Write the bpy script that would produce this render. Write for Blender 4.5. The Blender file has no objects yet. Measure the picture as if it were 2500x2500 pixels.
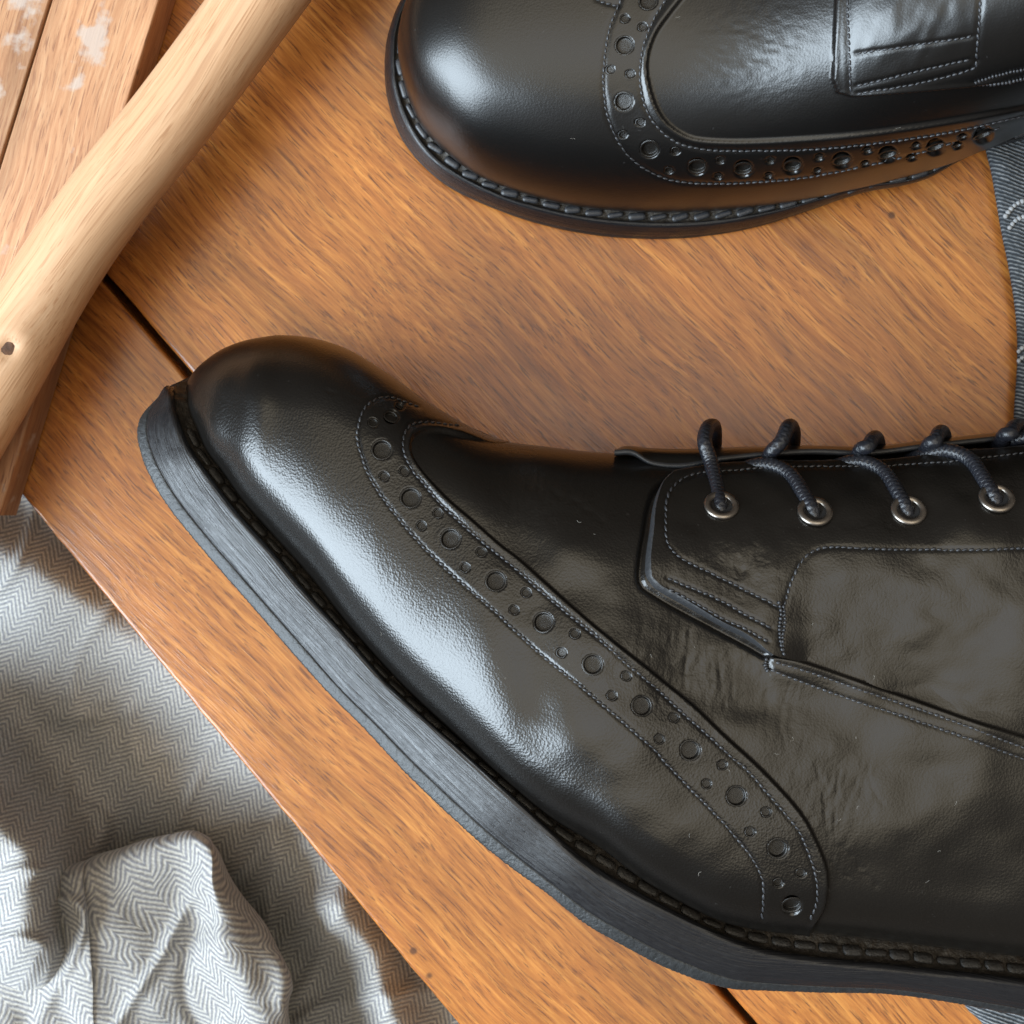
import bpy, bmesh, math, random
import numpy as np
from mathutils import Vector, Matrix
from mathutils.bvhtree import BVHTree

random.seed(7); rng = np.random.default_rng(7)
sc = bpy.context.scene

# ------------------------------------------------------------------ camera, light, exposure
H = 0.34                      # camera height over the tabletop (m)
LENS = 45.0
cam_d = bpy.data.cameras.new('camera'); cam = bpy.data.objects.new('camera', cam_d)
sc.collection.objects.link(cam); sc.camera = cam
cam.location = (0, 0, H); cam.rotation_euler = (0, 0, 0)
cam_d.lens = LENS; cam_d.sensor_width = 36.0; cam_d.clip_start = 0.01; cam_d.clip_end = 50
cam_d.dof.use_dof = True; cam_d.dof.focus_distance = H - 0.076; cam_d.dof.aperture_fstop = 50.0

world = bpy.data.worlds.new('World'); sc.world = world; world.use_nodes = True
wn = world.node_tree.nodes; wl = world.node_tree.links
wbg = wn['Background']
wtc = wn.new('ShaderNodeTexCoord'); wsx = wn.new('ShaderNodeSeparateXYZ'); wl.new(wtc.outputs['Generated'], wsx.inputs[0])
wrp = wn.new('ShaderNodeValToRGB'); wl.new(wsx.outputs['Z'], wrp.inputs[0])      # a room: pale warm ceiling, dim walls
for el, (p_, c_) in zip([wrp.color_ramp.elements[0], wrp.color_ramp.elements[1], wrp.color_ramp.elements.new(0.5), wrp.color_ramp.elements.new(0.8)],
                        [(0.0, (0.05, 0.042, 0.034, 1)), (1.0, (1.0, 0.87, 0.64, 1)), (0.78, (0.11, 0.10, 0.09, 1)), (0.93, (0.95, 0.82, 0.59, 1))]):
    el.position = p_; el.color = c_
wl.new(wrp.outputs[0], wbg.inputs[0]); wbg.inputs[1].default_value = 2.0

def area_light(name, loc, target, sx, sy, power, col):
    l = bpy.data.lights.new(name, 'AREA'); l.shape = 'RECTANGLE'; l.size = sx; l.size_y = sy
    l.energy = power; l.color = col
    o = bpy.data.objects.new(name, l); sc.collection.objects.link(o); o.location = loc
    o.rotation_euler = (Vector(target) - Vector(loc)).to_track_quat('-Z', 'Y').to_euler()
    return o
AZ, EL, DIST = math.radians(203), math.radians(31), 1.5
area_light('window_light', (DIST*math.cos(EL)*math.cos(AZ), DIST*math.cos(EL)*math.sin(AZ), DIST*math.sin(EL)+0.03),
           (0, 0, 0.03), 1.05, 1.10, 66.0, (0.75, 0.885, 1.0))

vs = sc.view_settings
vs.view_transform = 'Standard'; vs.look = 'None'; vs.exposure = 0.18; vs.gamma = 1.0
try: vs.use_curve_mapping = False
except Exception: pass
sc.cycles.use_denoising = True
sc.cycles.max_bounces = 6; sc.cycles.diffuse_bounces = 3; sc.cycles.glossy_bounces = 3; sc.cycles.use_adaptive_sampling = True; sc.cycles.adaptive_threshold = 0.02
sc.cycles.caustics_reflective = False; sc.cycles.caustics_refractive = False

# ------------------------------------------------------------------ helpers
K = 0.5*36.0/LENS              # half width of the view per metre of distance
def P(px, py, z):              # place of a point at height z (mm) over the table, in metres
    px = np.asarray(px, float); py = np.asarray(py, float); z = np.asarray(z, float)*0.001
    s = K*(H - z)/1250.0
    return np.stack(np.broadcast_arrays((px-1250.0)*s, (1250.0-py)*s, z), axis=-1)
def pix(V):
    s = K*(H - V[..., 2])/1250.0
    return V[..., 0]/s + 1250.0, 1250.0 - V[..., 1]/s

def cr(pts, t):
    """Catmull-Rom through rows of pts at index parameters t"""
    pts = np.asarray(pts, float); n = len(pts)
    t = np.clip(np.asarray(t, float), 0, n-1-1e-9); i = t.astype(int); f = (t-i)[:, None]
    ext = np.vstack([2*pts[0]-pts[1], pts, 2*pts[-1]-pts[-2]])
    a, b, c, d = ext[i], ext[i+1], ext[i+2], ext[i+3]
    return 0.5*((2*b)+(c-a)*f+(2*a-5*b+4*c-d)*f*f+(3*b-a-3*c+d)*f**3)
def resample(pts, n=None, step=None):
    pts = np.asarray(pts, float)
    d = cr(pts, np.linspace(0, len(pts)-1, len(pts)*24))
    L = np.concatenate([[0], np.cumsum(np.linalg.norm(np.diff(d, axis=0), axis=1))])
    if n is None: n = max(2, int(round(L[-1]/step))+1)
    q = np.linspace(0, L[-1], n)
    return np.stack([np.interp(q, L, d[:, k]) for k in range(d.shape[1])], axis=1)
def sstep(a, b, x):
    t = np.clip((x-a)/(b-a), 0, 1); return t*t*(3-2*t)
def dist_poly(px, py, line, reach=1e9):
    """distance in picture units from points to a polyline"""
    line = np.asarray(line, float); out = np.full(px.shape, 1e6)
    sel = (px > line[:, 0].min()-reach) & (px < line[:, 0].max()+reach) & (py > line[:, 1].min()-reach) & (py < line[:, 1].max()+reach)
    x = px[sel]; y = py[sel]; best = np.full(x.shape, 1e12)
    for a, b in zip(line[:-1], line[1:]):
        dx, dy = b-a; l2 = dx*dx+dy*dy+1e-9
        t = np.clip(((x-a[0])*dx+(y-a[1])*dy)/l2, 0, 1)
        np.minimum(best, (x-a[0]-t*dx)**2+(y-a[1]-t*dy)**2, out=best)
    out[sel] = np.sqrt(best); return out
def inside(px, py, poly):
    poly = np.asarray(poly, float); r = np.zeros(px.shape, bool)
    xj, yj = poly[-1]
    for xi, yi in poly:
        c = ((yi > py) != (yj > py))
        with np.errstate(divide='ignore', invalid='ignore'):
            r ^= c & (px < (xj-xi)*(py-yi)/(yj-yi+1e-12)+xi)
        xj, yj = xi, yi
    return r
def vnoise(x, y, seed=0):
    r = np.random.default_rng(seed); T = r.random((256, 256))*2-1
    xi = np.floor(x).astype(int); yi = np.floor(y).astype(int); fx = x-xi; fy = y-yi
    fx = fx*fx*(3-2*fx); fy = fy*fy*(3-2*fy)
    g = lambda i, j: T[i % 256, j % 256]
    return (g(xi, yi)*(1-fx)+g(xi+1, yi)*fx)*(1-fy)+(g(xi, yi+1)*(1-fx)+g(xi+1, yi+1)*fx)*fy
def blur(Z, n=1, axis=(0, 1)):
    for _ in range(n):
        for ax in axis:
            p = np.concatenate([np.take(Z, [0], ax), Z, np.take(Z, [-1], ax)], ax)
            m = Z.shape[ax]
            Z = 0.25*np.take(p, range(0, m), ax)+0.5*np.take(p, range(1, m+1), ax)+0.25*np.take(p, range(2, m+2), ax)
    return Z
def unit(v): return v/(np.linalg.norm(v, axis=-1, keepdims=True)+1e-12)
def grid_normals(V):
    n = np.cross(np.gradient(V, axis=0), np.gradient(V, axis=1)); return unit(n)

# ------------------------------------------------------------------ mesh making
def mesh_obj(name, verts, faces, mat, parent=None, uv=None, smooth=True):
    verts = np.asarray(verts, np.float32).reshape(-1, 3)
    me = bpy.data.meshes.new(name)
    if isinstance(faces, np.ndarray) and faces.ndim == 2:
        nf, k = faces.shape
        me.vertices.add(len(verts)); me.vertices.foreach_set('co', verts.ravel())
        me.loops.add(nf*k); me.loops.foreach_set('vertex_index', faces.astype(np.int32).ravel())
        me.polygons.add(nf); me.polygons.foreach_set('loop_start', np.arange(0, nf*k, k, dtype=np.int32))
        try: me.polygons.foreach_set('loop_total', np.full(nf, k, np.int32))
        except Exception: pass
        me.update(calc_edges=True)
    else:
        me.from_pydata([tuple(map(float, v)) for v in verts], [], [tuple(int(i) for i in f) for f in faces]); me.update()
    if smooth: me.polygons.foreach_set('use_smooth', np.ones(len(me.polygons), bool))
    if uv is not None:
        l = me.uv_layers.new(name='UVMap'); idx = np.zeros(len(me.loops), np.int32)
        me.loops.foreach_get('vertex_index', idx)
        l.data.foreach_set('uv', np.asarray(uv, np.float32).reshape(-1, 2)[idx].ravel())
    me.materials.append(mat)
    o = bpy.data.objects.new(name, me); sc.collection.objects.link(o)
    if parent is not None: o.parent = parent
    return o
def grid_faces(nu, nv, closed_v=False, closed_u=False):
    I = np.arange(nu*nv).reshape(nu, nv)
    if closed_v: I = np.concatenate([I, I[:, :1]], 1)
    if closed_u: I = np.concatenate([I, I[:1]], 0)
    return np.stack([I[:-1, :-1], I[1:, :-1], I[1:, 1:], I[:-1, 1:]], -1).reshape(-1, 4)
def grid_obj(name, V, mat, parent=None, uv=None, fmask=None, closed_v=False, smooth=True):
    nu, nv = V.shape[:2]; F = grid_faces(nu, nv, closed_v)
    vv = V.reshape(-1, 3); u2 = None if uv is None else np.asarray(uv).reshape(-1, 2)
    if fmask is not None:
        F = F[fmask.reshape(-1)]
        used, inv = np.unique(F, return_inverse=True); F = inv.reshape(F.shape); vv = vv[used]
        if u2 is not None: u2 = u2[used]
    return mesh_obj(name, vv, F, mat, parent, u2, smooth)
def join_parts(parts):
    vs_, fs_, off = [], [], 0
    for v, f in parts:
        vs_.append(v); fs_.append(f+off); off += len(v)
    return np.concatenate(vs_), np.concatenate(fs_)
def empty(name, loc, label, cat, group=None):
    o = bpy.data.objects.new(name, None); sc.collection.objects.link(o); o.location = (0, 0, 0)
    o.empty_display_size = 0.02
    o['label'] = label; o['category'] = cat
    if group: o['group'] = group
    return o
def tag(o, label=None, cat=None, group=None, kind=None):
    if label: o['label'] = label
    if cat: o['category'] = cat
    if group: o['group'] = group
    if kind: o['kind'] = kind
    return o
def capsule(n=6, rings=5, e=2.6):
    """unit capsule along x, length 2, radius 1 in y and z"""
    xs = -np.cos(np.linspace(0, math.pi, rings+2)); rr = np.sqrt(np.clip(1-np.abs(xs)**e, 0.0, 1)); rr[0] = rr[-1] = 0.05
    a = np.linspace(0, 2*math.pi, n, endpoint=False)
    V = np.stack([np.repeat(xs[:, None], n, 1), rr[:, None]*np.cos(a), rr[:, None]*np.sin(a)], -1)
    return V.reshape(-1, 3), grid_faces(rings+2, n, closed_v=True)
def tube(path, r, n=14, braid=0.0, pitch=0.0026, r_end=None):
    path = np.asarray(path, float); T = unit(np.gradient(path, axis=0))
    up = np.array([0.13, 0.31, 0.94]); N = np.zeros_like(T); nprev = unit(np.cross(T[0], up))
    for i in range(len(T)):
        nprev = nprev-T[i]*np.dot(nprev, T[i]); nprev = nprev/np.linalg.norm(nprev); N[i] = nprev
    B = np.cross(T, N); a = np.linspace(0, 2*math.pi, n, endpoint=False)
    L = np.concatenate([[0], np.cumsum(np.linalg.norm(np.diff(path, axis=0), axis=1))])
    R = np.broadcast_to(np.asarray(r, float).reshape(-1, 1) if np.ndim(r) else np.full((len(path), 1), r), (len(path), n)).copy()
    if braid:
        ph = 2*math.pi*L[:, None]/pitch
        w1 = np.sin(ph+4*a[None]); w2 = np.sin(ph-4*a[None])
        R = R*(1+braid*(np.maximum(w1, w2)-0.4))
    V = path[:, None]+R[..., None]*(np.cos(a)[None, :, None]*N[:, None]+np.sin(a)[None, :, None]*B[:, None])
    return V

# ------------------------------------------------------------------ materials
def new_mat(name):
    m = bpy.data.materials.new(name); m.use_nodes = True
    nt = m.node_tree; b = nt.nodes['Principled BSDF']
    return m, nt, b
def nd(nt, typ, **kw):
    n = nt.nodes.new(typ)
    for k, v in kw.items():
        if k.startswith('i_'):
            key = k[2:]; n.inputs[int(key) if key.isdigit() else key.replace('_', ' ')].default_value = v
        else: setattr(n, k, v)
    return n
def ramp(nt, stops, interp='LINEAR'):
    r = nt.nodes.new('ShaderNodeValToRGB'); r.color_ramp.interpolation = interp
    e = r.color_ramp.elements
    while len(e) < len(stops): e.new(0.5)
    for el, (p, c) in zip(e, stops):
        el.position = p; el.color = (c[0], c[1], c[2], 1) if len(c) == 3 else c
    return r
def G(v): return (v, v, v)

def leather(name, base, rough, grain=1.0, rough_var=0.08, fine=2000, crackle=0.0):
    m, nt, b = new_mat(name); L = nt.links
    tc = nd(nt, 'ShaderNodeTexCoord')
    vor = nd(nt, 'ShaderNodeTexVoronoi', i_Scale=fine); L.new(tc.outputs['Object'], vor.inputs['Vector'])
    no = nd(nt, 'ShaderNodeTexNoise', i_Scale=fine*0.8, i_Detail=1.0, i_Roughness=0.6); L.new(tc.outputs['Object'], no.inputs['Vector'])
    big = nd(nt, 'ShaderNodeTexNoise', i_Scale=28.0, i_Detail=4.0); L.new(tc.outputs['Object'], big.inputs['Vector'])
    wr = nd(nt, 'ShaderNodeTexNoise', i_Scale=260.0, i_Detail=4.0, i_Roughness=0.62); L.new(tc.outputs['Object'], wr.inputs['Vector'])
    add = nd(nt, 'ShaderNodeMath', operation='ADD'); L.new(vor.outputs['Distance'], add.inputs[0]); L.new(no.outputs[0], add.inputs[1])
    mod = ramp(nt, [(0.35, G(0.35)), (0.65, G(1.0))]); L.new(big.outputs[0], mod.inputs[0])
    mul = nd(nt, 'ShaderNodeMath', operation='MULTIPLY'); L.new(add.outputs[0], mul.inputs[0]); L.new(mod.outputs[0], mul.inputs[1])
    bp = nd(nt, 'ShaderNodeBump', i_Strength=0.24*grain, i_Distance=0.00022); L.new(mul.outputs[0], bp.inputs['Height'])
    bp2 = nd(nt, 'ShaderNodeBump', i_Strength=0.018*grain, i_Distance=0.0012); L.new(wr.outputs[0], bp2.inputs['Height']); L.new(bp.outputs[0], bp2.inputs['Normal'])
    last = bp2
    if crackle:
        dn_ = nd(nt, 'ShaderNodeTexNoise', i_Scale=170.0, i_Detail=2.0); L.new(tc.outputs['Object'], dn_.inputs['Vector'])
        dsv = nd(nt, 'ShaderNodeVectorMath', operation='SCALE'); dsv.inputs['Scale'].default_value = 0.006; L.new(dn_.outputs['Color'], dsv.inputs[0])
        dad = nd(nt, 'ShaderNodeVectorMath', operation='ADD'); L.new(tc.outputs['Object'], dad.inputs[0]); L.new(dsv.outputs[0], dad.inputs[1])
        cmp_ = nd(nt, 'ShaderNodeMapping'); cmp_.inputs['Scale'].default_value = (760, 300, 520); L.new(dad.outputs[0], cmp_.inputs[0])
        ve = nd(nt, 'ShaderNodeTexVoronoi', feature='DISTANCE_TO_EDGE', i_Scale=1.0); L.new(cmp_.outputs[0], ve.inputs['Vector'])
        cr_ = ramp(nt, [(0.0, G(0.0)), (0.16, G(1.0))]); L.new(ve.outputs['Distance'], cr_.inputs[0])
        m2 = nd(nt, 'ShaderNodeTexNoise', i_Scale=45.0, i_Detail=3.0); L.new(tc.outputs['Object'], m2.inputs['Vector'])
        mk = ramp(nt, [(0.47, G(0.0)), (0.62, G(1.0))]); L.new(m2.outputs[0], mk.inputs[0])
        ml = nd(nt, 'ShaderNodeMath', operation='MULTIPLY'); L.new(mk.outputs[0], ml.inputs[0]); ml.inputs[1].default_value = crackle
        bp3 = nd(nt, 'ShaderNodeBump', i_Distance=0.00022); L.new(ml.outputs[0], bp3.inputs['Strength']); L.new(cr_.outputs[0], bp3.inputs['Height']); L.new(bp2.outputs[0], bp3.inputs['Normal'])
        last = bp3
    L.new(last.outputs[0], b.inputs['Normal'])
    rr = nd(nt, 'ShaderNodeMapRange', i_3=rough-rough_var*0.6, i_4=rough+rough_var); L.new(big.outputs[0], rr.inputs[0]); L.new(rr.outputs[0], b.inputs['Roughness'])
    sp = nd(nt, 'ShaderNodeTexNoise', i_Scale=900.0, i_Detail=1.0); L.new(tc.outputs['Object'], sp.inputs['Vector'])
    sr = ramp(nt, [(0.0, base), (0.76, base), (0.80, tuple(min(1, c*1.6+0.008) for c in base))]); L.new(sp.outputs[0], sr.inputs[0])
    L.new(sr.outputs[0], b.inputs['Base Color'])
    b.inputs['Specular IOR Level'].default_value = 0.55
    return m
M_leather = leather('black_leather', (0.0036, 0.0031, 0.0027), 0.27, 1.0)
M_leather_soft = leather('black_leather_worn', (0.0050, 0.0042, 0.0034), 0.28, 0.75, crackle=0.085)
M_leather_rear = leather('black_leather_smooth', (0.0040, 0.0036, 0.0034), 0.29, 0.4, crackle=0.0)
M_edge = leather('cut_leather_edge', (0.016, 0.0165, 0.0185), 0.55, 1.8, fine=900)

def simple(name, col, rough, bump=0.0, scale=600.0, dist=0.0003, spec=0.5, var=0.0, metallic=0.0):
    m, nt, b = new_mat(name); L = nt.links
    b.inputs['Roughness'].default_value = rough; b.inputs['Specular IOR Level'].default_value = spec
    b.inputs['Metallic'].default_value = metallic
    tc = nd(nt, 'ShaderNodeTexCoord')
    no = nd(nt, 'ShaderNodeTexNoise', i_Scale=scale, i_Detail=4.0, i_Roughness=0.6); L.new(tc.outputs['Object'], no.inputs['Vector'])
    if bump:
        bp = nd(nt, 'ShaderNodeBump', i_Strength=bump, i_Distance=dist); L.new(no.outputs[0], bp.inputs['Height']); L.new(bp.outputs[0], b.inputs['Normal'])
    lo = tuple(c*(1-var) for c in col); hi = tuple(min(1, c*(1+var)) for c in col)
    r = ramp(nt, [(0.3, lo), (0.7, hi)]); L.new(no.outputs[0], r.inputs[0]); L.new(r.outputs[0], b.inputs['Base Color'])
    return m
M_thread = simple('grey_black_thread', (0.028, 0.029, 0.033), 0.42, 0.5, 3000, 0.0001, var=0.5)
M_thread_dk = simple('black_welt_thread', (0.022, 0.020, 0.018), 0.5, 0.8, 1800, 0.0003, var=0.5)
M_lace = simple('waxed_navy_lace', (0.009, 0.010, 0.014), 0.34, 0.6, 2200, 0.0002, var=0.4)
M_rubber = simple('grey_black_rubber', (0.014, 0.0155, 0.017), 0.5, 0.5, 900, 0.0005, var=0.35)
M_perf = simple('perforation_lining', (0.007, 0.006, 0.005), 0.30, 0.3, 1200, 0.0002)
M_welt = simple('brown_black_welt', (0.028, 0.023, 0.018), 0.55, 1.0, 420, 0.0008, var=0.5)
M_metal = simple('eyelet_metal', (0.24, 0.215, 0.19), 0.34, 0.15, 700, 0.0002, metallic=1.0, var=0.25)
M_lint = simple('lint', (0.30, 0.28, 0.25), 0.8)
M_white_thread = simple('white_seam_thread', (0.30, 0.31, 0.32), 0.7, 0.5, 3000, 0.0002, var=0.2)

def mat_midsole():
    m, nt, b = new_mat('brushed_sole_edge'); L = nt.links
    uv = nd(nt, 'ShaderNodeUVMap', uv_map='UVMap')
    mp = nd(nt, 'ShaderNodeMapping'); mp.inputs['Scale'].default_value = (26, 2100, 1); L.new(uv.outputs[0], mp.inputs[0])
    st = nd(nt, 'ShaderNodeTexNoise', i_Scale=1.0, i_Detail=3.0, i_Roughness=0.6); L.new(mp.outputs[0], st.inputs['Vector'])
    mp2 = nd(nt, 'ShaderNodeMapping'); mp2.inputs['Scale'].default_value = (450, 1100, 1); L.new(uv.outputs[0], mp2.inputs[0])
    pit = nd(nt, 'ShaderNodeTexNoise', i_Scale=1.0, i_Detail=4.0, i_Roughness=0.65); L.new(mp2.outputs[0], pit.inputs['Vector'])
    bp = nd(nt, 'ShaderNodeBump', i_Strength=1.0, i_Distance=0.0002); L.new(st.outputs[0], bp.inputs['Height'])
    bp2 = nd(nt, 'ShaderNodeBump', i_Strength=0.35, i_Distance=0.00022); L.new(pit.outputs[0], bp2.inputs['Height']); L.new(bp.outputs[0], bp2.inputs['Normal'])
    L.new(bp2.outputs[0], b.inputs['Normal'])
    b.inputs['Base Color'].default_value = (0.010, 0.010, 0.0115, 1)
    mixn = nd(nt, 'ShaderNodeMath', operation='MULTIPLY'); L.new(st.outputs[0], mixn.inputs[0]); L.new(pit.outputs[0], mixn.inputs[1])
    rr = nd(nt, 'ShaderNodeMapRange', i_1=0.12, i_2=0.40, i_3=0.22, i_4=0.52); L.new(mixn.outputs[0], rr.inputs[0]); L.new(rr.outputs[0], b.inputs['Roughness'])
    b.inputs['Specular IOR Level'].default_value = 0.42
    return m
M_midsole = mat_midsole()

def mat_wood(name, ang, dark, mid, light, streak, rough=0.34, seed=0.0, stretch=1.0, coat=0.25, stains=None):
    """wood with the grain running at ang (radians) in the table plane"""
    m, nt, b = new_mat(name); L = nt.links
    tc = nd(nt, 'ShaderNodeTexCoord')
    rot = nd(nt, 'ShaderNodeMapping'); rot.inputs['Rotation'].default_value = (0, 0, -ang); rot.inputs['Location'].default_value = (seed, seed*0.7, 0)
    L.new(tc.outputs['Object'], rot.inputs[0])
    wv = nd(nt, 'ShaderNodeTexNoise', i_Scale=14.0, i_Detail=2.0); L.new(rot.outputs[0], wv.inputs['Vector'])
    wsub = nd(nt, 'ShaderNodeVectorMath', operation='SCALE'); wsub.inputs['Scale'].default_value = 0.010; L.new(wv.outputs['Color'], wsub.inputs[0])
    wad = nd(nt, 'ShaderNodeVectorMath', operation='ADD'); L.new(rot.outputs[0], wad.inputs[0]); L.new(wsub.outputs[0], wad.inputs[1])
    def lay(sx, sy, detail, rgh=0.55):
        mp = nd(nt, 'ShaderNodeMapping'); mp.inputs['Scale'].default_value = (sx/stretch, sy, sy); L.new(wad.outputs[0], mp.inputs[0])
        n = nd(nt, 'ShaderNodeTexNoise', i_Scale=1.0, i_Detail=detail, i_Roughness=rgh); L.new(mp.outputs[0], n.inputs['Vector']); return n
    n1 = lay(30, 780, 6.0, 0.68); n2 = lay(130, 2200, 2.5); n3 = lay(9, 62, 4.0, 0.6); n4 = lay(70, 1000, 2.5)
    r1 = ramp(nt, [(0.30, dark), (0.50, mid), (0.70, light)]); L.new(n1.outputs[0], r1.inputs[0])
    r3 = ramp(nt, [(0.30, G(0.64)), (0.5, G(1.0)), (0.70, G(1.20))]); L.new(n3.outputs[0], r3.inputs[0])
    mx = nd(nt, 'ShaderNodeMix', data_type='RGBA', blend_type='MULTIPLY'); mx.inputs['Factor'].default_value = 1.0
    L.new(r1.outputs[0], mx.inputs['A']); L.new(r3.outputs[0], mx.inputs['B'])
    r2 = ramp(nt, [(0.56, G(0.0)), (0.67, G(0.8))]); L.new(n2.outputs[0], r2.inputs[0])
    mx2 = nd(nt, 'ShaderNodeMix', data_type='RGBA'); L.new(r2.outputs[0], mx2.inputs['Factor']); L.new(mx.outputs['Result'], mx2.inputs['A']); mx2.inputs['B'].default_value = (*streak, 1)
    r4 = ramp(nt, [(0.62, G(0.0)), (0.74, G(0.65))]); L.new(n4.outputs[0], r4.inputs[0])
    mx3 = nd(nt, 'ShaderNodeMix', data_type='RGBA'); L.new(r4.outputs[0], mx3.inputs['Factor']); L.new(mx2.outputs['Result'], mx3.inputs['A']); mx3.inputs['B'].default_value = (*streak, 1)
    outc = mx3.outputs['Result']
    dk = nd(nt, 'ShaderNodeTexVoronoi', i_Scale=46.0); L.new(rot.outputs[0], dk.inputs['Vector'])
    dr_ = ramp(nt, [(0.035, G(0.8)), (0.06, G(0.0))]); L.new(dk.outputs['Distance'], dr_.inputs[0])
    mx5 = nd(nt, 'ShaderNodeMix', data_type='RGBA'); L.new(dr_.outputs[0], mx5.inputs['Factor']); L.new(outc, mx5.inputs['A']); mx5.inputs['B'].default_value = (streak[0]*0.5, streak[1]*0.5, streak[2]*0.6, 1)
    outc = mx5.outputs['Result']
    if stains:
        sn = nd(nt, 'ShaderNodeTexNoise', i_Scale=stains[1], i_Detail=5.0, i_Roughness=0.55); L.new(rot.outputs[0], sn.inputs['Vector'])
        pt = P(105, 50, 12); ds = nd(nt, 'ShaderNodeVectorMath', operation='DISTANCE'); ds.inputs[1].default_value = tuple(pt); L.new(tc.outputs['Object'], ds.inputs[0])
        mr = nd(nt, 'ShaderNodeMapRange', i_1=0.002, i_2=0.022, i_3=0.14, i_4=0.0); L.new(ds.outputs['Value'], mr.inputs[0])
        sa = nd(nt, 'ShaderNodeMath', operation='ADD'); L.new(sn.outputs[0], sa.inputs[0]); L.new(mr.outputs[0], sa.inputs[1])
        s4 = ramp(nt, [(stains[2], G(0.0)), (stains[2]+0.08, G(0.7))]); L.new(sa.outputs[0], s4.inputs[0])
        mx4 = nd(nt, 'ShaderNodeMix', data_type='RGBA'); L.new(s4.outputs[0], mx4.inputs['Factor']); L.new(outc, mx4.inputs['A']); mx4.inputs['B'].default_value = (*stains[0], 1)
        outc = mx4.outputs['Result']
    L.new(outc, b.inputs['Base Color'])
    rr = nd(nt, 'ShaderNodeMapRange', i_3=rough-0.08, i_4=rough+0.14); L.new(n3.outputs[0], rr.inputs[0]); L.new(rr.outputs[0], b.inputs['Roughness'])
    bp = nd(nt, 'ShaderNodeBump', i_Strength=0.25, i_Distance=0.0003); L.new(n2.outputs[0], bp.inputs['Height']); L.new(bp.outputs[0], b.inputs['Normal'])
    b.inputs['Coat Weight'].default_value = coat; b.inputs['Coat Roughness'].default_value = 0.22
    return m
GRAIN = math.atan2(-1.16, 1.0)
M_table = mat_wood('varnished_red_brown_wood', GRAIN+0.08, (0.195, 0.057, 0.0135), (0.335, 0.114, 0.0225), (0.50, 0.205, 0.044), (0.080, 0.024, 0.011), rough=0.25, coat=0.0)
M_board = mat_wood('weathered_board_wood', math.atan2(-1.0, -0.31), (0.32, 0.145, 0.07), (0.44, 0.225, 0.115), (0.53, 0.32, 0.18), (0.21, 0.09, 0.048), rough=0.5, seed=4.6, coat=0.05, stains=((0.46, 0.40, 0.36), 90.0, 0.63))
M_pole = mat_wood('pale_peeled_wood', math.atan2(-0.82, -0.57), (0.49, 0.275, 0.15), (0.56, 0.34, 0.195), (0.61, 0.39, 0.235), (0.42, 0.215, 0.105), rough=0.45, seed=7.1, stretch=3.0, coat=0.1)
M_knot = simple('knot_hole', (0.10, 0.045, 0.022), 0.7, 0.6, 500, 0.0006, var=0.5)

def mat_herring():
    m, nt, b = new_mat('herringbone_wool'); L = nt.links
    uv = nd(nt, 'ShaderNodeUVMap', uv_map='UVMap')
    wn_ = nd(nt, 'ShaderNodeTexNoise', i_Scale=420.0, i_Detail=2.0); L.new(uv.outputs[0], wn_.inputs['Vector'])
    ws = nd(nt, 'ShaderNodeVectorMath', operation='SCALE'); ws.inputs['Scale'].default_value = 0.0006; L.new(wn_.outputs['Color'], ws.inputs[0])
    wa = nd(nt, 'ShaderNodeVectorMath', operation='ADD'); L.new(uv.outputs[0], wa.inputs[0]); L.new(ws.outputs[0], wa.inputs[1])
    sx = nd(nt, 'ShaderNodeSeparateXYZ'); L.new(wa.outputs[0], sx.inputs[0])
    def mth(op, a, bb=None, c=None):
        n = nd(nt, 'ShaderNodeMath', operation=op)
        for i, v in enumerate((a, bb, c)):
            if v is None: continue
            if isinstance(v, (int, float)): n.inputs[i].default_value = v
            else: L.new(v, n.inputs[i])
        return n.outputs[0]
    W, PER = 0.0042, 0.00113
    tri = mth('PINGPONG', sx.outputs['X'], W)
    ph = mth('ADD', sx.outputs['Y'], mth('MULTIPLY', tri, 1.12))
    s = mth('SINE', mth('MULTIPLY', ph, 2*math.pi/(PER*1.5)))
    st = nd(nt, 'ShaderNodeMapRange', i_1=-0.8, i_2=0.8); L.new(s, st.inputs[0])
    yarn = nd(nt, 'ShaderNodeTexNoise', i_Scale=1500.0, i_Detail=2.0); L.new(uv.outputs[0], yarn.inputs['Vector'])
    cm = nd(nt, 'ShaderNodeMix', data_type='RGBA'); L.new(st.outputs[0], cm.inputs['Factor'])
    cm.inputs['A'].default_value = (0.180, 0.178, 0.190, 1); cm.inputs['B'].default_value = (0.37, 0.355, 0.325, 1)
    yr = ramp(nt, [(0.3, G(0.75)), (0.7, G(1.18))]); L.new(yarn.outputs[0], yr.inputs[0])
    mm = nd(nt, 'ShaderNodeMix', data_type='RGBA', blend_type='MULTIPLY'); mm.inputs['Factor'].default_value = 1
    L.new(cm.outputs['Result'], mm.inputs['A']); L.new(yr.outputs[0], mm.inputs['B']); L.new(mm.outputs['Result'], b.inputs['Base Color'])
    bp = nd(nt, 'ShaderNodeBump', i_Strength=0.25, i_Distance=0.0003); L.new(s, bp.inputs['Height'])
    bp2 = nd(nt, 'ShaderNodeBump', i_Strength=0.5, i_Distance=0.0003); L.new(yarn.outputs[0], bp2.inputs['Height']); L.new(bp.outputs[0], bp2.inputs['Normal']); L.new(bp2.outputs[0], b.inputs['Normal'])
    b.inputs['Roughness'].default_value = 0.85; b.inputs['Specular IOR Level'].default_value = 0.2
    b.inputs['Sheen Weight'].default_value = 0.15
    return m
M_herring = mat_herring()
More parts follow.
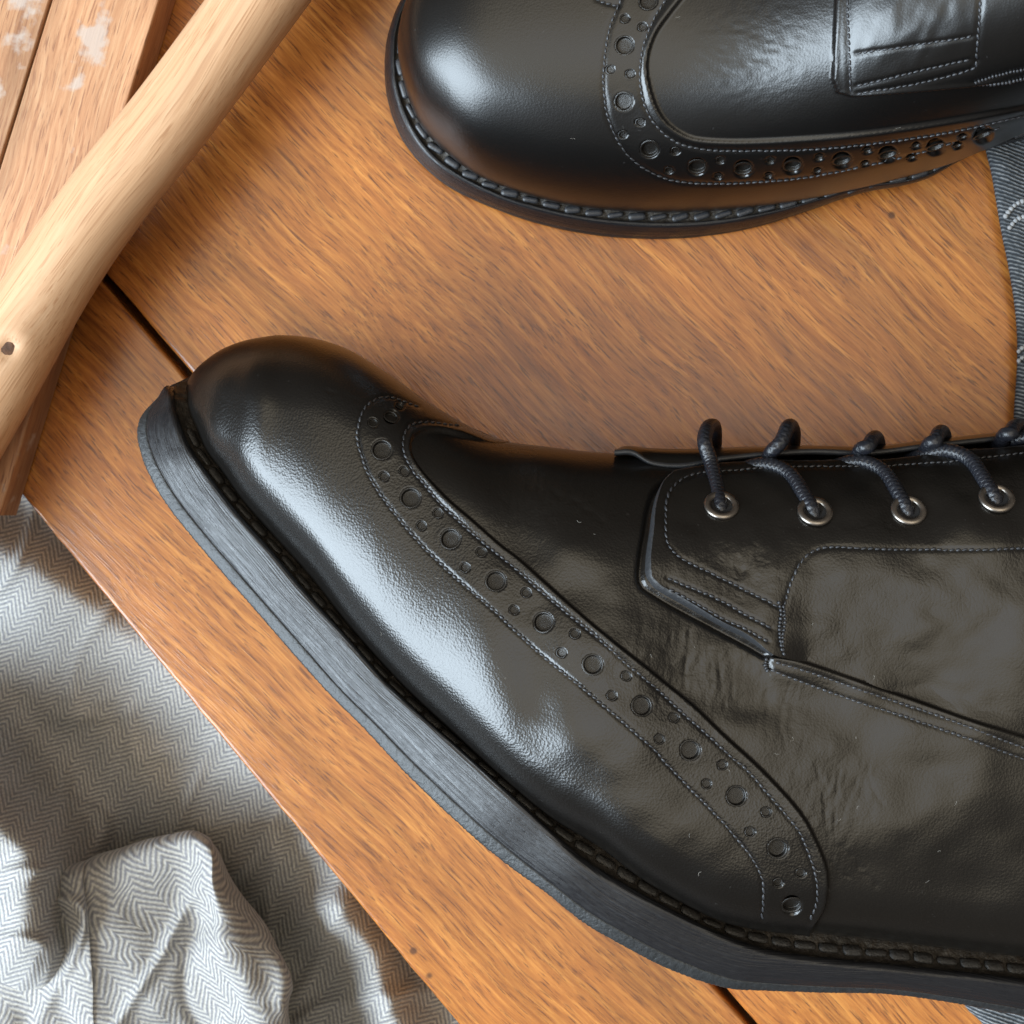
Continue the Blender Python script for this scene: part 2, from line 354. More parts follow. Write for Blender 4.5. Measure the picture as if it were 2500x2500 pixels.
def mat_denim():
    m, nt, b = new_mat('dark_denim'); L = nt.links
    uv = nd(nt, 'ShaderNodeUVMap', uv_map='UVMap')
    mp = nd(nt, 'ShaderNodeMapping'); mp.inputs['Rotation'].default_value = (0, 0, 0.35); L.new(uv.outputs[0], mp.inputs[0])
    wv = nd(nt, 'ShaderNodeTexWave', bands_direction='Y', i_Scale=330.0, i_Distortion=1.5, i_Detail=2.0); wv.inputs['Detail Scale'].default_value = 2.0
    L.new(mp.outputs[0], wv.inputs['Vector'])
    no = nd(nt, 'ShaderNodeTexNoise', i_Scale=900.0, i_Detail=3.0); L.new(uv.outputs[0], no.inputs['Vector'])
    big = nd(nt, 'ShaderNodeTexNoise', i_Scale=60.0, i_Detail=3.0); L.new(uv.outputs[0], big.inputs['Vector'])
    mu = nd(nt, 'ShaderNodeMath', operation='MULTIPLY'); L.new(wv.outputs['Fac'], mu.inputs[0]); L.new(no.outputs[0], mu.inputs[1])
    a2 = nd(nt, 'ShaderNodeMath', operation='MULTIPLY'); L.new(mu.outputs[0], a2.inputs[0]); L.new(big.outputs[0], a2.inputs[1])
    r = ramp(nt, [(0.02, (0.030, 0.034, 0.040)), (0.16, (0.085, 0.095, 0.105)), (0.34, (0.26, 0.27, 0.28))]); L.new(a2.outputs[0], r.inputs[0]); L.new(r.outputs[0], b.inputs['Base Color'])
    bp = nd(nt, 'ShaderNodeBump', i_Strength=0.7, i_Distance=0.0004); L.new(wv.outputs['Fac'], bp.inputs['Height']); L.new(bp.outputs[0], b.inputs['Normal'])
    b.inputs['Roughness'].default_value = 0.9; b.inputs['Specular IOR Level'].default_value = 0.15
    return m
M_denim = mat_denim()
M_floor = simple('dark_floor', (0.05, 0.04, 0.035), 0.7, 0.3, 80, 0.001)

# ------------------------------------------------------------------ setting: floor under the cloth, table planks
fz = -0.075
mesh_obj('floor', [(-0.6, -0.6, fz), (0.6, -0.6, fz), (0.6, 0.6, fz), (-0.6, 0.6, fz)], [(0, 1, 2, 3)], M_floor)['kind'] = 'structure'

def prism(name, poly, z0, z1, mat, parent=None, bev=0.0012, seg=3):
    bm = bmesh.new()
    top = [bm.verts.new((p[0], p[1], z1)) for p in poly]; bot = [bm.verts.new((p[0], p[1], z0)) for p in poly]
    n = len(poly)
    ft = bm.faces.new(top); bm.faces.new(bot[::-1])
    for i in range(n): bm.faces.new((top[i], bot[i], bot[(i+1) % n], top[(i+1) % n]))
    bmesh.ops.recalc_face_normals(bm, faces=bm.faces)
    te = [e for e in ft.edges]
    if bev: bmesh.ops.bevel(bm, geom=te, offset=bev, segments=seg, affect='EDGES', profile=0.6)
    me = bpy.data.meshes.new(name); bm.to_mesh(me); bm.free(); me.materials.append(mat)
    me.polygons.foreach_set('use_smooth', np.ones(len(me.polygons), bool))
    try: me.set_sharp_from_angle(angle=math.radians(50))
    except Exception: pass
    o = bpy.data.objects.new(name, me); sc.collection.objects.link(o)
    if parent is not None: o.parent = parent
    return o
def W2(px, py, z=0): return P(px, py, z)[:2]
def line_pts(a, b, t0, t1, z=0):
    a = W2(*a, z); b = W2(*b, z); return a+(b-a)*t0, a+(b-a)*t1
e0, e1 = line_pts((28, 1178), (1118, 2500), -1.6, 1.6)         # outer edge of the table
g0, g1 = line_pts((430, 880), (1797, 2455), -1.4, 1.6)         # joint between the two planks
gd = unit(g1-g0); gn = np.array([-gd[1], gd[0]])               # to the upper right
table = empty('wooden_table', (0, 0, 0), 'varnished red-brown wooden tabletop under both shoes', 'table')
gap = 0.0011
def worn(a, b, seed, amp=0.00016, n=110):
    t = np.linspace(0, 1, n); d = unit(b-a); nn = np.array([-d[1], d[0]])
    j = amp*(vnoise(t*60, t*0, seed)+0.6*vnoise(t*220, t*0, seed+1)-2.2*np.exp(-(vnoise(t*34, t*0+5, seed+2)/0.08)**2)*(vnoise(t*9, t*0, seed+3) > 0.35))
    j[0] = j[-1] = 0
    return [a+(b-a)*x+nn*y for x, y in zip(t, j)]
prism('plank', worn(e0, e1, 101)+worn(g1-gn*gap, g0-gn*gap, 111), -0.020, 0.0, M_table, table, 0.0011)
far = gn*0.42
prism('plank', worn(g0+gn*gap, g1+gn*gap, 121)+[g1+far, g0+far], -0.020, 0.0003, M_table, table, 0.0013)
bat = unit(np.array([gd[1], -gd[0]]))
c0 = (g0+g1)/2
prism('batten', [c0-gn*0.03-gd*0.25, c0-gn*0.03+gd*0.25, c0+gn*0.03+gd*0.25, c0+gn*0.03-gd*0.25], -0.045, -0.0205, M_table, table, 0.001)

# ------------------------------------------------------------------ weathered boards and pole
def board(name, right, left_off, label, thick=12.0, off0=0.0):
    a, b = line_pts((388, 0), (13, 1210), -0.9, 1.04, thick)
    d = unit(b-a); n = np.array([d[1], -d[0]])
    if n[0] > 0: n = -n
    poly = [a+n*off0, b+n*off0, b+n*left_off, a+n*left_off]
    o = prism(name, poly, 0.0008, thick*0.001, M_board, None, 0.0009)
    return tag(o, label, 'board', 'old weathered boards')
board('weathered_board', None, 0.0262, 'weathered orange-brown board partly under the pale pole', off0=0.0)
board('weathered_board', None, 0.075, 'paint-stained weathered board in the top left corner', off0=0.0268)
pp = [(1180, -790), (824, -267), (590, 57), (420, 285), (249, 503), (120, 695), (4, 905), (-150, 1180), (-420, 1700)]
pc = resample([list(P(x, y, 24.5)) for x, y in pp], 150)
kn = P(20, 850, 34)
rad = np.full(150, 0.0099)
V = tube(pc, rad*(1+0.012*vnoise(np.linspace(0, 9, 150), np.zeros(150), 3)), 72)
d = np.linalg.norm(V-kn, axis=-1)
cen = pc[:, None]
V = cen+(V-cen)*(1+0.10*np.exp(-(d/0.0065)**2)-0.22*np.exp(-(d/0.0022)**2))[..., None]
pole = empty('wooden_pole', (0, 0, 0), 'pale peeled wooden pole with a dark knot lying across the boards', 'pole')
grid_obj('shaft', V, M_pole, pole, closed_v=True)
kv, kf = capsule(16, 8)
kk = np.argmin(d); kp = V.reshape(-1, 3)[kk]
kn_n = unit(kp-pc[kk//72]); tdir = unit(pc[kk//72+1]-pc[kk//72]); sdir = np.cross(kn_n, tdir)
mesh_obj('knot', kp+kn_n*0.0001+kv[:, :1]*tdir*0.0034+kv[:, 1:2]*sdir*0.0024+kv[:, 2:]*kn_n*0.0005, kf, M_knot, pole)

# ------------------------------------------------------------------ herringbone cloth
def rotuv(x, y, ang, sc_=1.0):
    c, s = math.cos(ang), math.sin(ang); return np.stack([(x*c-y*s)*sc_, (x*s+y*c)*sc_], -1)
gx, gy = np.meshgrid(np.linspace(-700, 1500, 300), np.linspace(950, 2950, 280), indexing='ij')
rid = np.array([(-400, 1270), (-100, 1335), (60, 1395), (240, 1480), (400, 1590), (560, 1740), (700, 1900), (900, 2120)], float)
dr = dist_poly(gx, gy, rid)
z = -30+16*np.exp(-(dr/120)**2)
dv = dist_poly(gx, gy, np.array([(-300, 1500), (0, 1700), (180, 1960), (330, 2150), (620, 2350), (760, 2480), (900, 2700)], float))
z -= 16*np.exp(-(dv/150)**2)
dn = dist_poly(gx, gy, np.array([(-100, 1150), (120, 1290), (330, 1480)], float)); z -= 7*np.exp(-(dn/70)**2)
df = dist_poly(gx, gy, np.array([(815, 2225), (900, 2330), (960, 2500), (1000, 2700)], float)); z += 22*np.exp(-(df/70)**2)
df3 = dist_poly(gx, gy, np.array([(-260, 1840), (-60, 1980), (60, 2080), (60, 2300)], float)); z += 46*np.exp(-(df3/150)**2)
z += 3.0*vnoise(gx/150, gy/130, 5)+0.6*vnoise(gx/45, gy/45, 6)
z += 3.0*np.exp(-(vnoise(gx/210+gy/600, gy/170, 15)/0.12)**2)*sstep(1500, 1900, gy)+2.0*np.exp(-(vnoise(gx/120, gy/260+gx/300, 16)/0.12)**2)
Vc = P(gx, gy, blur(z, 2))
uvc = rotuv(gx*0.000112, -gy*0.000112, math.radians(33))
cols = [  # each a run of (x, y, height) from the crest down the picture
    [(-420, 2170, -30), (-420, 2230, -14), (-420, 2400, -10), (-420, 2560, -14), (-420, 2760, -20), (-420, 3000, -30)],
    [(-180, 2150, -30), (-180, 2190, -6), (-180, 2330, -2), (-180, 2480, -8), (-180, 2700, -14), (-180, 3000, -28)],
    [(0, 2122, -28), (4, 2150, -4), (10, 2290, 1), (10, 2440, -4), (10, 2680, -10), (10, 3000, -26)],
    [(180, 2098, -28), (184, 2118, -3), (200, 2260, 3), (210, 2420, 0), (215, 2660, -6), (220, 3000, -24)],
    [(215, 2090, -30), (218, 2112, -6), (228, 2250, 0), (240, 2420, -1), (260, 2660, -7), (270, 3000, -24)],
    [(340, 2060, -28), (345, 2078, -3), (350, 2230, -3), (360, 2400, -4), (390, 2600, -10), (420, 3000, -24)],
    [(455, 2030, -28), (458, 2044, 0), (455, 2190, -5), (470, 2370, -6), (510, 2560, -11), (560, 3000, -24)],
    [(505, 2042, -26), (505, 2062, 3), (508, 2200, 2), (525, 2350, 2), (578, 2500, -3), (650, 2900, -20)],
    [(516, 2060, -28), (520, 2084, 1), (530, 2210, 6), (555, 2350, 6), (612, 2500, 2), (700, 2900, -20)],
    [(528, 2080, -30), (545, 2120, -8), (585, 2240, 2), (625, 2360, 5), (660, 2500, 2), (760, 2900, -22)],
    [(540, 2110, -34), (575, 2160, -16), (650, 2270, -6), (700, 2370, -2), (705, 2500, -4), (800, 2900, -26)],
    [(545, 2120, -40), (580, 2180, -30), (665, 2300, -24), (712, 2400, -22), (715, 2500, -22), (810, 2900, -36)],
]
cg = np.array([resample(c, 150) for c in cols])
cg = np.stack([cr(cg[:, j], np.linspace(0, len(cols)-1, 260)) for j in range(150)], 1)
cg[..., 2] += 0.8*vnoise(cg[..., 0]/55, cg[..., 1]/60, 8)+3.2*vnoise(cg[..., 0]/170+0.3, cg[..., 1]/150, 9)*sstep(2040, 2200, cg[..., 1])
cg[..., 0] += 9*vnoise(cg[..., 1]/80, cg[..., 0]/90, 10); cg[..., 1] += 7*vnoise(cg[..., 0]/90, cg[..., 1]/160, 11)
cg[..., 2] += (3.2*np.exp(-(vnoise(cg[..., 0]/190+cg[..., 1]/420, cg[..., 1]/210, 17)/0.11)**2)-2.2*np.exp(-(vnoise(cg[..., 0]/130, cg[..., 1]/300, 18)/0.13)**2))*sstep(2060, 2200, cg[..., 1])
V2 = P(cg[..., 0], cg[..., 1], blur(cg[..., 2], 2))
du = np.cumsum(np.concatenate([np.zeros((1, 150)), np.linalg.norm(np.diff(V2, axis=0), axis=-1)], 0), 0)
uv2 = rotuv(du*0.5+V2[..., 0]*0.5, V2[..., 1], math.radians(-31), 0.80)
cv = np.concatenate([Vc.reshape(-1, 3), V2.reshape(-1, 3)]); cu = np.concatenate([uvc.reshape(-1, 2), uv2.reshape(-1, 2)])
cf = np.concatenate([grid_faces(300, 280), grid_faces(260, 150)+300*280])
tag(mesh_obj('herringbone_cloth', cv, cf, M_herring, None, cu), 'rumpled grey and cream herringbone wool cloth beyond the table edge', 'cloth')

# ------------------------------------------------------------------ denim
le = [(2330, -120), (2372, 120), (2405, 345), (2424, 430), (2446, 560), (2466, 660), (2482, 770), (2486, 880), (2478, 1010), (2470, 1200), (2440, 1600), (2380, 2000), (2340, 2300), (2352, 2440), (2402, 2500), (2480, 2600), (2600, 2760)]
le = resample(le, 240)
offs = [(0, 0.6), (-3, 2.0), (0, 3.6), (12, 4.6), (40, 5.0), (90, 4.6), (160, 5.4), (260, 5.0), (420, 6.0), (700, 5.0)]
offs = cr(np.array(offs, float), np.linspace(0, 9, 60))
dx = le[:, None, 0]+offs[None, :, 0]; dy = np.broadcast_to(le[:, None, 1], dx.shape)
dz = offs[None, :, 1]+0.5*vnoise(dx/70, dy/50, 12)*sstep(0, 40, offs[None, :, 0])
dz = np.where(dy > 2200, np.minimum(dz, 5), dz)
VD = P(dx, dy, dz)
denim = empty('denim_trousers', (0, 0, 0), 'dark grey denim with white seam stitching at the right edge', 'trousers')
grid_obj('denim_cloth', VD, M_denim, denim, uv=VD[..., :2])
def chain(path3, nrm, half, r, pitch, tilt=0.18, flat=0.8, e=2.6):
    """a row of thread stitches along 3-D points"""
    cvv, cff = capsule(8 if e > 3 else 6, 6 if e > 3 else 3, e); parts = []
    for i in range(len(path3)-1):
        a, b = path3[i], path3[i+1]; t = unit(b-a); n = nrm[i]; n = unit(n-t*np.dot(n, t)); s = np.cross(n, t)
        tt = unit(t+s*tilt*(1+1.6*(rng.random()-0.5))); ss = np.cross(n, tt)
        L = 0.5*np.linalg.norm(b-a)*half*(0.94+0.12*rng.random()); rr = r*(0.75+0.4*rng.random())
        parts.append(((a+b)/2+cvv[:, :1]*tt*L+cvv[:, 1:2]*ss*rr+cvv[:, 2:]*n*rr*flat, cff))
    return join_parts(parts)
for pts in ([(2452, 532), (2470, 508), (2500, 490), (2600, 470)], [(2462, 560), (2478, 540), (2502, 528), (2600, 505)], [(2484, 862), (2502, 846), (2600, 800)], [(2484, 885), (2502, 870), (2600, 826)]):
    q = resample(pts, step=11); q3 = P(q[:, 0], q[:, 1], 5.0+0.3*np.arange(len(q))/len(q))
    v, f = chain(q3, np.tile([0, 0, 1.0], (len(q3), 1)), 1.05, 0.0007, 0, 0.5)
    tag(mesh_obj('seam_stitching', v, f, M_white_thread, denim), kind='stuff')

# ------------------------------------------------------------------ shoes: shared machinery
CAM = Vector((0, 0, H))
class Surf:
    """smooth shoe surface that can be asked for the point seen at a place in the picture"""
    def __init__(self, V):
        self.bvh = BVHTree.FromPolygons([tuple(p) for p in V.reshape(-1, 3).tolist()], grid_faces(*V.shape[:2]).tolist())
    def hit(self, px, py, guess=60.0):
        tgt = P(px, py, 0.0); d = (Vector(tgt)-CAM).normalized()
        co, n, i, dist = self.bvh.ray_cast(CAM, d)
        if co is None:
            co, n, i, dist = self.bvh.find_nearest(Vector(P(px, py, guess)))
        if n.dot(CAM-co) < 0: n = -n
        return np.array(co), np.array(n)
    def hits(self, pts, guess=60.0):
        r = [self.hit(p[0], p[1], guess) for p in pts]
        return np.array([a for a, _ in r]), np.array([b for _, b in r])

def perf_mesh(name):
    prof = [(1.28, -0.05), (1.16, 0.008), (1.05, 0.012), (0.99, -0.02), (0.95, -0.10), (0.92, -0.44), (0.90, -0.485), (0.86, -0.495), (0.5, -0.495), (0.0, -0.49)]
    n = 20; a = np.linspace(0, 2*math.pi, n, endpoint=False)
    V = np.array([[(r*math.cos(t), r*math.sin(t), h) for t in a] for r, h in prof])
    return V.reshape(-1, 3), grid_faces(len(prof), n, closed_v=True)
PV, PF = perf_mesh('p')
def frame_of(n):
    n = n/np.linalg.norm(n); x = np.cross([0.0, 1.0, 0.0], n); x /= np.linalg.norm(x); return x, np.cross(n, x), n
perf_me = None
def add_perf(surf, disp, x, y, rpx, parent, mat=None):
    global perf_me
    co, n = surf.hit(x, y); n = unit(n)
    sc_ = rpx*K*(H-co[2])/1250.0
    co = co+n*(disp(np.array([x]), np.array([y]))[0]*0.001)
    X, Y, N = frame_of(n)
    if perf_me is None:
        o = mesh_obj('perforation', PV, PF, mat or M_perf, parent); perf_me = o.data
    else:
        o = bpy.data.objects.new('perforation', perf_me); sc.collection.objects.link(o); o.parent = parent
    o.matrix_basis = Matrix(((X[0]*sc_, Y[0]*sc_, N[0]*sc_, co[0]), (X[1]*sc_, Y[1]*sc_, N[1]*sc_, co[1]), (X[2]*sc_, Y[2]*sc_, N[2]*sc_, co[2]), (0, 0, 0, 1)))
def add_stitch(surf, disp, line, parent, pitch=15.0, r=0.00034, lift=0.0001, name='stitching', mat=None, offs=0.0, half=0.88, jit=1.0):
    q = resample(line, step=pitch); q = q+rng.normal(0, 0.5*jit, q.shape)
    co, n = surf.hits(q); hgt = disp(q[:, 0], q[:, 1])*0.001+lift+offs
    p3 = co+n*hgt[:, None]
    v, f = chain(p3, n, half, r, 0)
    return tag(mesh_obj(name, v, f, mat or M_thread, parent), kind='stuff')
def hole_disp(px, py, holes):
    D = np.zeros(px.shape)
    for x, y, r in holes:
        d = np.hypot(px-x, py-y)
        m = d < r*2.2
        D[m] += -1.35*(1-sstep(r*0.85, r*1.12, d[m]))+0.03*np.exp(-((d[m]-r*1.35)/(r*0.25))**2)
    return D
def add_lint(surf, region, n, parent, seed=1, lift=0.0008):
    r = np.random.default_rng(seed); parts = []
    for _ in range(n):
        x, y = r.uniform(region[0], region[2]), r.uniform(region[1], region[3])
        co, nn = surf.hit(x, y); X, Y, N = frame_of(nn); a = r.uniform(0, 6.28); L = r.uniform(0.00015, 0.0006)
        t = X*math.cos(a)+Y*math.sin(a); b = np.cross(N, t); bend = r.normal(0, 0.00016)
        s = np.linspace(-1, 1, 6)
        path = co+N*lift+s[:, None]*t*L+(s**2)[:, None]*b*bend+N*(0.0001+0.0001*s[:, None]**2)
        Vt = tube(path, 0.000022, 4); parts.append((Vt.reshape(-1, 3), grid_faces(6, 4, closed_v=True)))
    v, f = join_parts(parts); return tag(mesh_obj('lint', v, f, M_lint, parent), kind='stuff')

def build_sole(parent, A, B, C, closed_back, inner_dir, serr=True, nrows=18, pitch_mm=1.15):
    """A bottom edge, B top rim, C crease at the upper: (n,3) metres; inner_dir (n,3): towards the hidden side of the sole"""
    n = len(A); T = unit(np.gradient(A, axis=0))
    side = np.cross(T, B-A); side = unit(side)
    flip = np.sign(np.sum(side*(A-C), axis=1, keepdims=True)); side = side*flip
    L = np.concatenate([[0], np.cumsum(np.linalg.norm(np.diff(A, axis=0), axis=1))])
    up = unit(B-A)
    wide = np.linalg.norm(B-A, axis=1)
    if serr:
        tooth = np.abs(((L/(pitch_mm*0.001)) % 1.0)-0.5)*2
        jag = 0.00013*tooth+0.00008*vnoise(L*2500, L*0, 21)
    else: jag = np.zeros(n)
    split = 0.27
    def row(w, out):
        p = A+(B-A)*w+side*np.asarray(out).reshape(-1, 1)
        return p
    rows_o = []; uvo = []
    wob = 0.00003*vnoise(L*400, L*0+3, 22)
    for w, o in [(0.0, -0.0001), (0.03, 0.00008), (0.10, 0.00016), (0.18, 0.00018), (0.22, 0.00018), (0.238, 0.00012), (0.25, -0.00004)]:
        p = row(w, o+wob)
        if w < 0.04: p = p-up*jag[:, None]*(1 if w == 0 else 0.6)
        rows_o.append(p); uvo.append(np.stack([L, wide*w], -1))
    bot_in = A+inner_dir; mid_in = row(0.25, -0.0002)+inner_dir
    V = np.stack([mid_in, bot_in, A+inner_dir*0.06-side*0.0004]+rows_o, 1)
    uv = np.stack([uvo[0]]*3+uvo, 1)
    grid_obj('outsole', V, M_rubber, parent, uv=uv)
    rows_m = []; uvm = []
    for w in [0.245, 0.258]+list(np.linspace(0.27, 0.95, nrows))+[0.975, 0.993, 1.0]:
        o = 0.00018+0.0004*math.sin(math.pi*min(1, (w-0.2)/0.8))**0.9 if w > 0.26 else (-0.00006 if w < 0.25 else 0.00012)
        lin = 0.00005*vnoise(L*120, np.full(n, w*60), 23)
        if w > 0.98: o -= 0.00015
        rows_m.append(row(w, o+lin)); uvm.append(np.stack([L, wide*w], -1))
    # rim lip turning onto the welt
    wn_ = unit(np.cross(T, C-B)); wn_ = wn_*np.sign(np.sum(wn_*up, axis=1, keepdims=True))
    for w2, h in [(0.06, 0.00012), (0.16, 0.00010), (0.24, -0.0001), (0.30, -0.0008)]:
        rows_m.append(B+(C-B)*w2+wn_*h); uvm.append(np.stack([L, wide*(1+w2*0.5)], -1))
    grid_obj('midsole', np.stack(rows_m, 1), M_midsole, parent, uv=np.stack(uvm, 1))
    rows_w = []
    for w2, h in [(0.18, 0.00006), (0.26, -0.0003), (0.34, -0.0009), (0.5, -0.0011), (0.68, -0.0011), (0.84, -0.0009), (1.0, -0.0005), (1.25, -0.0006), (1.6, -0.001)]:
        rows_w.append(B+(C-B)*w2+wn_*(h+0.00022*vnoise(L*900, np.full(n, w2*9), 31))[..., None] if False else B+(C-B)*w2+wn_*(h+0.00022*vnoise(L*900, np.full(n, w2*9), 31))[:, None])
    rows_w.append(C+inner_dir*0.8)
    grid_obj('welt', np.stack(rows_w, 1), M_welt, parent)
    return wn_
def welt_stitches(parent, B, C, wn_, pitch, wfrac=0.62, r=0.0011, half=0.9, hgt=-0.0002, mat=None, tilt=0.12, flat=0.55):
    path = B+(C-B)*wfrac+wn_*hgt
    L = np.concatenate([[0], np.cumsum(np.linalg.norm(np.diff(path, axis=0), axis=1))])
    q = np.arange(0, L[-1], pitch)
    p = np.stack([np.interp(q, L, path[:, k]) for k in range(3)], 1); nn = unit(np.stack([np.interp(q, L, wn_[:, k]) for k in range(3)], 1))
    v, f = chain(p, nn, half, r, 0, tilt, flat, 9.0)
    return tag(mesh_obj('welt_stitching', v, f, mat or M_thread_dk, parent), kind='stuff')

# ------------------------------------------------------------------ front shoe, lying on its side
front = empty('brogue_shoe', (0, 0, 0), 'black leather wingtip brogue lying on its side with navy laces in front', 'shoe', 'pair of black wingtip brogues')
#        C x     y    zC   |  R x    y    zR
ST = np.array([
    (463, 945, 52, 465, 938, 50, 4, 6), (470, 1000, 60, 480, 913, 54, 8, 9), (487, 1040, 62, 507, 887, 56, 12, 12), (513, 1100, 63.5, 547, 860, 57, 14, 15), (553, 1153, 64.5, 593, 842, 58, 15, 16), (600, 1220, 65.5, 640, 832, 59, 15, 17), (667, 1297, 66.5, 693, 827, 59, 15, 17), (767, 1407, 68.5, 770, 836, 59, 15, 18), (860, 1527, 70, 850, 863, 59, 16, 19), (983, 1663, 73, 944, 920, 59, 16, 20), (1093, 1767, 76, 1033, 983, 59, 17, 21), (1240, 1900, 80.5, 1133, 1043, 60, 18, 22), (1350, 1990, 82, 1233, 1077, 60, 20, 23), (1467, 2060, 83.5, 1333, 1090, 61, 22, 24), (1583, 2146, 83.5, 1444, 1103, 61, 24, 25), (1733, 2229, 82.5, 1600, 1112, 60, 26, 25), (1833, 2259, 81.5, 1750, 1116, 59, 26, 25), (1967, 2276, 80.5, 1900, 1112, 59, 26, 25), (2133, 2293, 79, 2100, 1104, 59, 26, 25), (2289, 2313, 77.5, 2280, 1090, 60, 26, 25), (2500, 2337, 76.5, 2500, 1066, 61, 26, 25), (2900, 2390, 72, 2900, 1010, 60, 26, 25), (3300, 2420, 66, 3300, 960, 58, 26, 25), (3560, 2330, 58, 3560, 1150, 52, 26, 25)], float)
ZO = 14.0                                   # how far the lying shoe sinks towards the table (mm)
ST[:, 2] -= ZO+2.5; ST[:, 5] -= ZO
def front_grid(nu, nv, nh):
    tt = np.linspace(0, len(ST)-1, 3000); S = cr(ST, tt)
    sp = np.linalg.norm(np.diff(S[:, :2], axis=0), axis=1)*0.5+np.linalg.norm(np.diff(S[:, 3:5], axis=0), axis=1)*0.5
    Lc = np.concatenate([[0], np.cumsum(sp)])
    q = Lc[-1]*np.linspace(0, 1, nu)**1.08
    S = np.stack([np.interp(q, Lc, S[:, k]) for k in range(8)], 1)
    v = np.linspace(0, 1, nv); s = 0.12*v+0.88*0.5*(1-np.cos(math.pi*v))
    C = S[:, None, :2]; R = S[:, None, 3:5]
    xy = C+(R-C)*s[None, :, None]
    Lmm = np.linalg.norm(S[:, 3:5]-S[:, :2], axis=1)/12.3
    r1 = np.minimum(11, 0.32*Lmm)[:, None]; r2 = np.minimum(S[:, 6], 0.40*Lmm)[:, None]
    k1 = np.clip(Lmm/58, 0, 1)**0.75
    h1 = (11*np.clip(Lmm/34, 0, 1)**0.6)[:, None]; r1b = np.minimum(30, 0.5*Lmm)[:, None]; h1b = (4.0*k1)[:, None]; h2 = (S[:, 7]*np.clip(Lmm/30, 0, 1)**0.6)[:, None]
    d1 = Lmm[:, None]*s[None]; d2 = Lmm[:, None]*(1-s[None])
    q_ = lambda x: np.sqrt(np.clip(1-(1-np.clip(x, 0, 1))**2.15, 0, 1))
    sm = s[None]
    zt = (S[:, 2:3]+h1+h1b)*(1-sm)+(S[:, 5:6]+h2)*sm
    z = zt-h1*(1-q_(d1/r1))-h1b*(1-q_(d1/r1b))-h2*(1-q_(d2/r2))+(5.0*k1)[:, None]*np.sin(math.pi*s**0.85)[None]
    # hollow where the vamp meets the facing, fullness over the toe
    x, y = xy[..., 0], xy[..., 1]
    w = np.sin(math.pi*s)[None]**0.5
    z = z-1.6*w*np.exp(-((x-1420)/170)**2-((y-1250)/120)**2)
    z = z-1.6*w*np.exp(-((x-1960)/150)**2-((y-1700)/70)**2)
    z = z+1.3*w*np.exp(-((x-2250)/200)**2-((y-2000)/130)**2)
    z = z+(0.75*vnoise(x/140, y/120, 40)+0.22*vnoise(x/60, y/48, 41))*w*sstep(1000, 1500, x)
    n = max(2, nu//160)
    z = blur(z, n*2)
    V = P(x, y, z)
    # hidden side, down to the table and back under
    Rw = V[:, -1]; Cw = V[:, 0]
    back = []
    for f in np.linspace(0, 1, nh+1)[1:]:
        zz = Rw[:, 2]*(1-f)+0.0015*f
        k = 0.62*f**2.2
        p = Rw.copy(); p[:, :2] = Rw[:, :2]*(1-k)+Cw[:, :2]*k; p[:, 2] = zz; back.append(p)
    return np.concatenate([V, np.stack(back, 1)], 1), s
Vlow, _ = front_grid(300, 200, 14)
fsurf = Surf(Vlow)

E = resample([(1290, 1070), (1215, 1082), (1133, 1067), (1067, 1053), (1017, 1060), (1000, 1080), (1003, 1113), (1027, 1150), (1060, 1187), (1100, 1227), (1150, 1270), (1217, 1330), (1267, 1368), (1333, 1426), (1400, 1487), (1483, 1557), (1567, 1623), (1633, 1677), (1700, 1733), (1767, 1797), (1830, 1853), (1877, 1899), (1927, 1953), (1967, 2006), (2000, 2073), (2017, 2123), (2018, 2173), (2010, 2216), (1983, 2262), (1975, 2300)], 110)
S1 = [(1120, 1046), (1075, 1040), (1033, 1036), (1000, 1043), (985, 1067), (984, 1100), (1000, 1140), (1027, 1173), (1067, 1220), (1100, 1253), (1150, 1300), (1200, 1343), (1250, 1383), (1317, 1440), (1400, 1510), (1477, 1573), (1533, 1623), (1600, 1680), (1667, 1743), (1733, 1800), (1790, 1852), (1820, 1876), (1867, 1929), (1907, 1976), (1947, 2023), (1970, 2073), (1987, 2123), (1993, 2163), (1993, 2196), (1977, 2239)]
S2 = [(1020, 1000), (967, 980), (933, 975), (903, 988), (887, 1003), (878, 1033), (873, 1067), (882, 1107), (900, 1157), (933, 1213), (967, 1257), (1000, 1297), (1047, 1347), (1100, 1397), (1140, 1433), (1200, 1485), (1250, 1532), (1317, 1593), (1400, 1660), (1467, 1717), (1533, 1773), (1600, 1832), (1620, 1856), (1667, 1906), (1727, 1966), (1783, 2026), (1833, 2089), (1857, 2133), (1863, 2173), (1860, 2236)]
bigH = [(953, 1023), (933, 1100), (1003, 1217), (1101, 1317), (1211, 1420), (1328, 1520), (1447, 1622), (1565, 1723), (1683, 1830), (1796, 1942), (1896, 2068), (1932, 2203)]
smH = [(910, 1037), (972, 997), (938, 1165), (987, 1153), (1030, 1285), (1070, 1255), (1137, 1387), (1175, 1350), (1255, 1490), (1285, 1448), (1372, 1593), (1403, 1548), (1493, 1698), (1528, 1650), (1608, 1803), (1643, 1752), (1723, 1912), (1761, 1866), (1829, 2028), (1868, 1981), (1897, 2150), (1952, 2127)]
HOLES = [(x, y, 16.0 if y < 1050 else 22.5) for x, y in bigH]+[(x, y, 10.5) for x, y in smH]
CAPPOLY = np.vstack([E, [(1900, 2500), (200, 2500), (200, 600), (1290, 600)]])
SEAM = resample([(1873, 1602), (1930, 1608), (2018, 1635), (2121, 1672), (2225, 1708), (2380, 1763), (2500, 1800), (2900, 1940), (3300, 2080), (3600, 2180)], 60)
D1 = [(1893, 1616), (1981, 1641), (2095, 1682), (2225, 1726), (2354, 1770), (2500, 1825), (2800, 1935)]
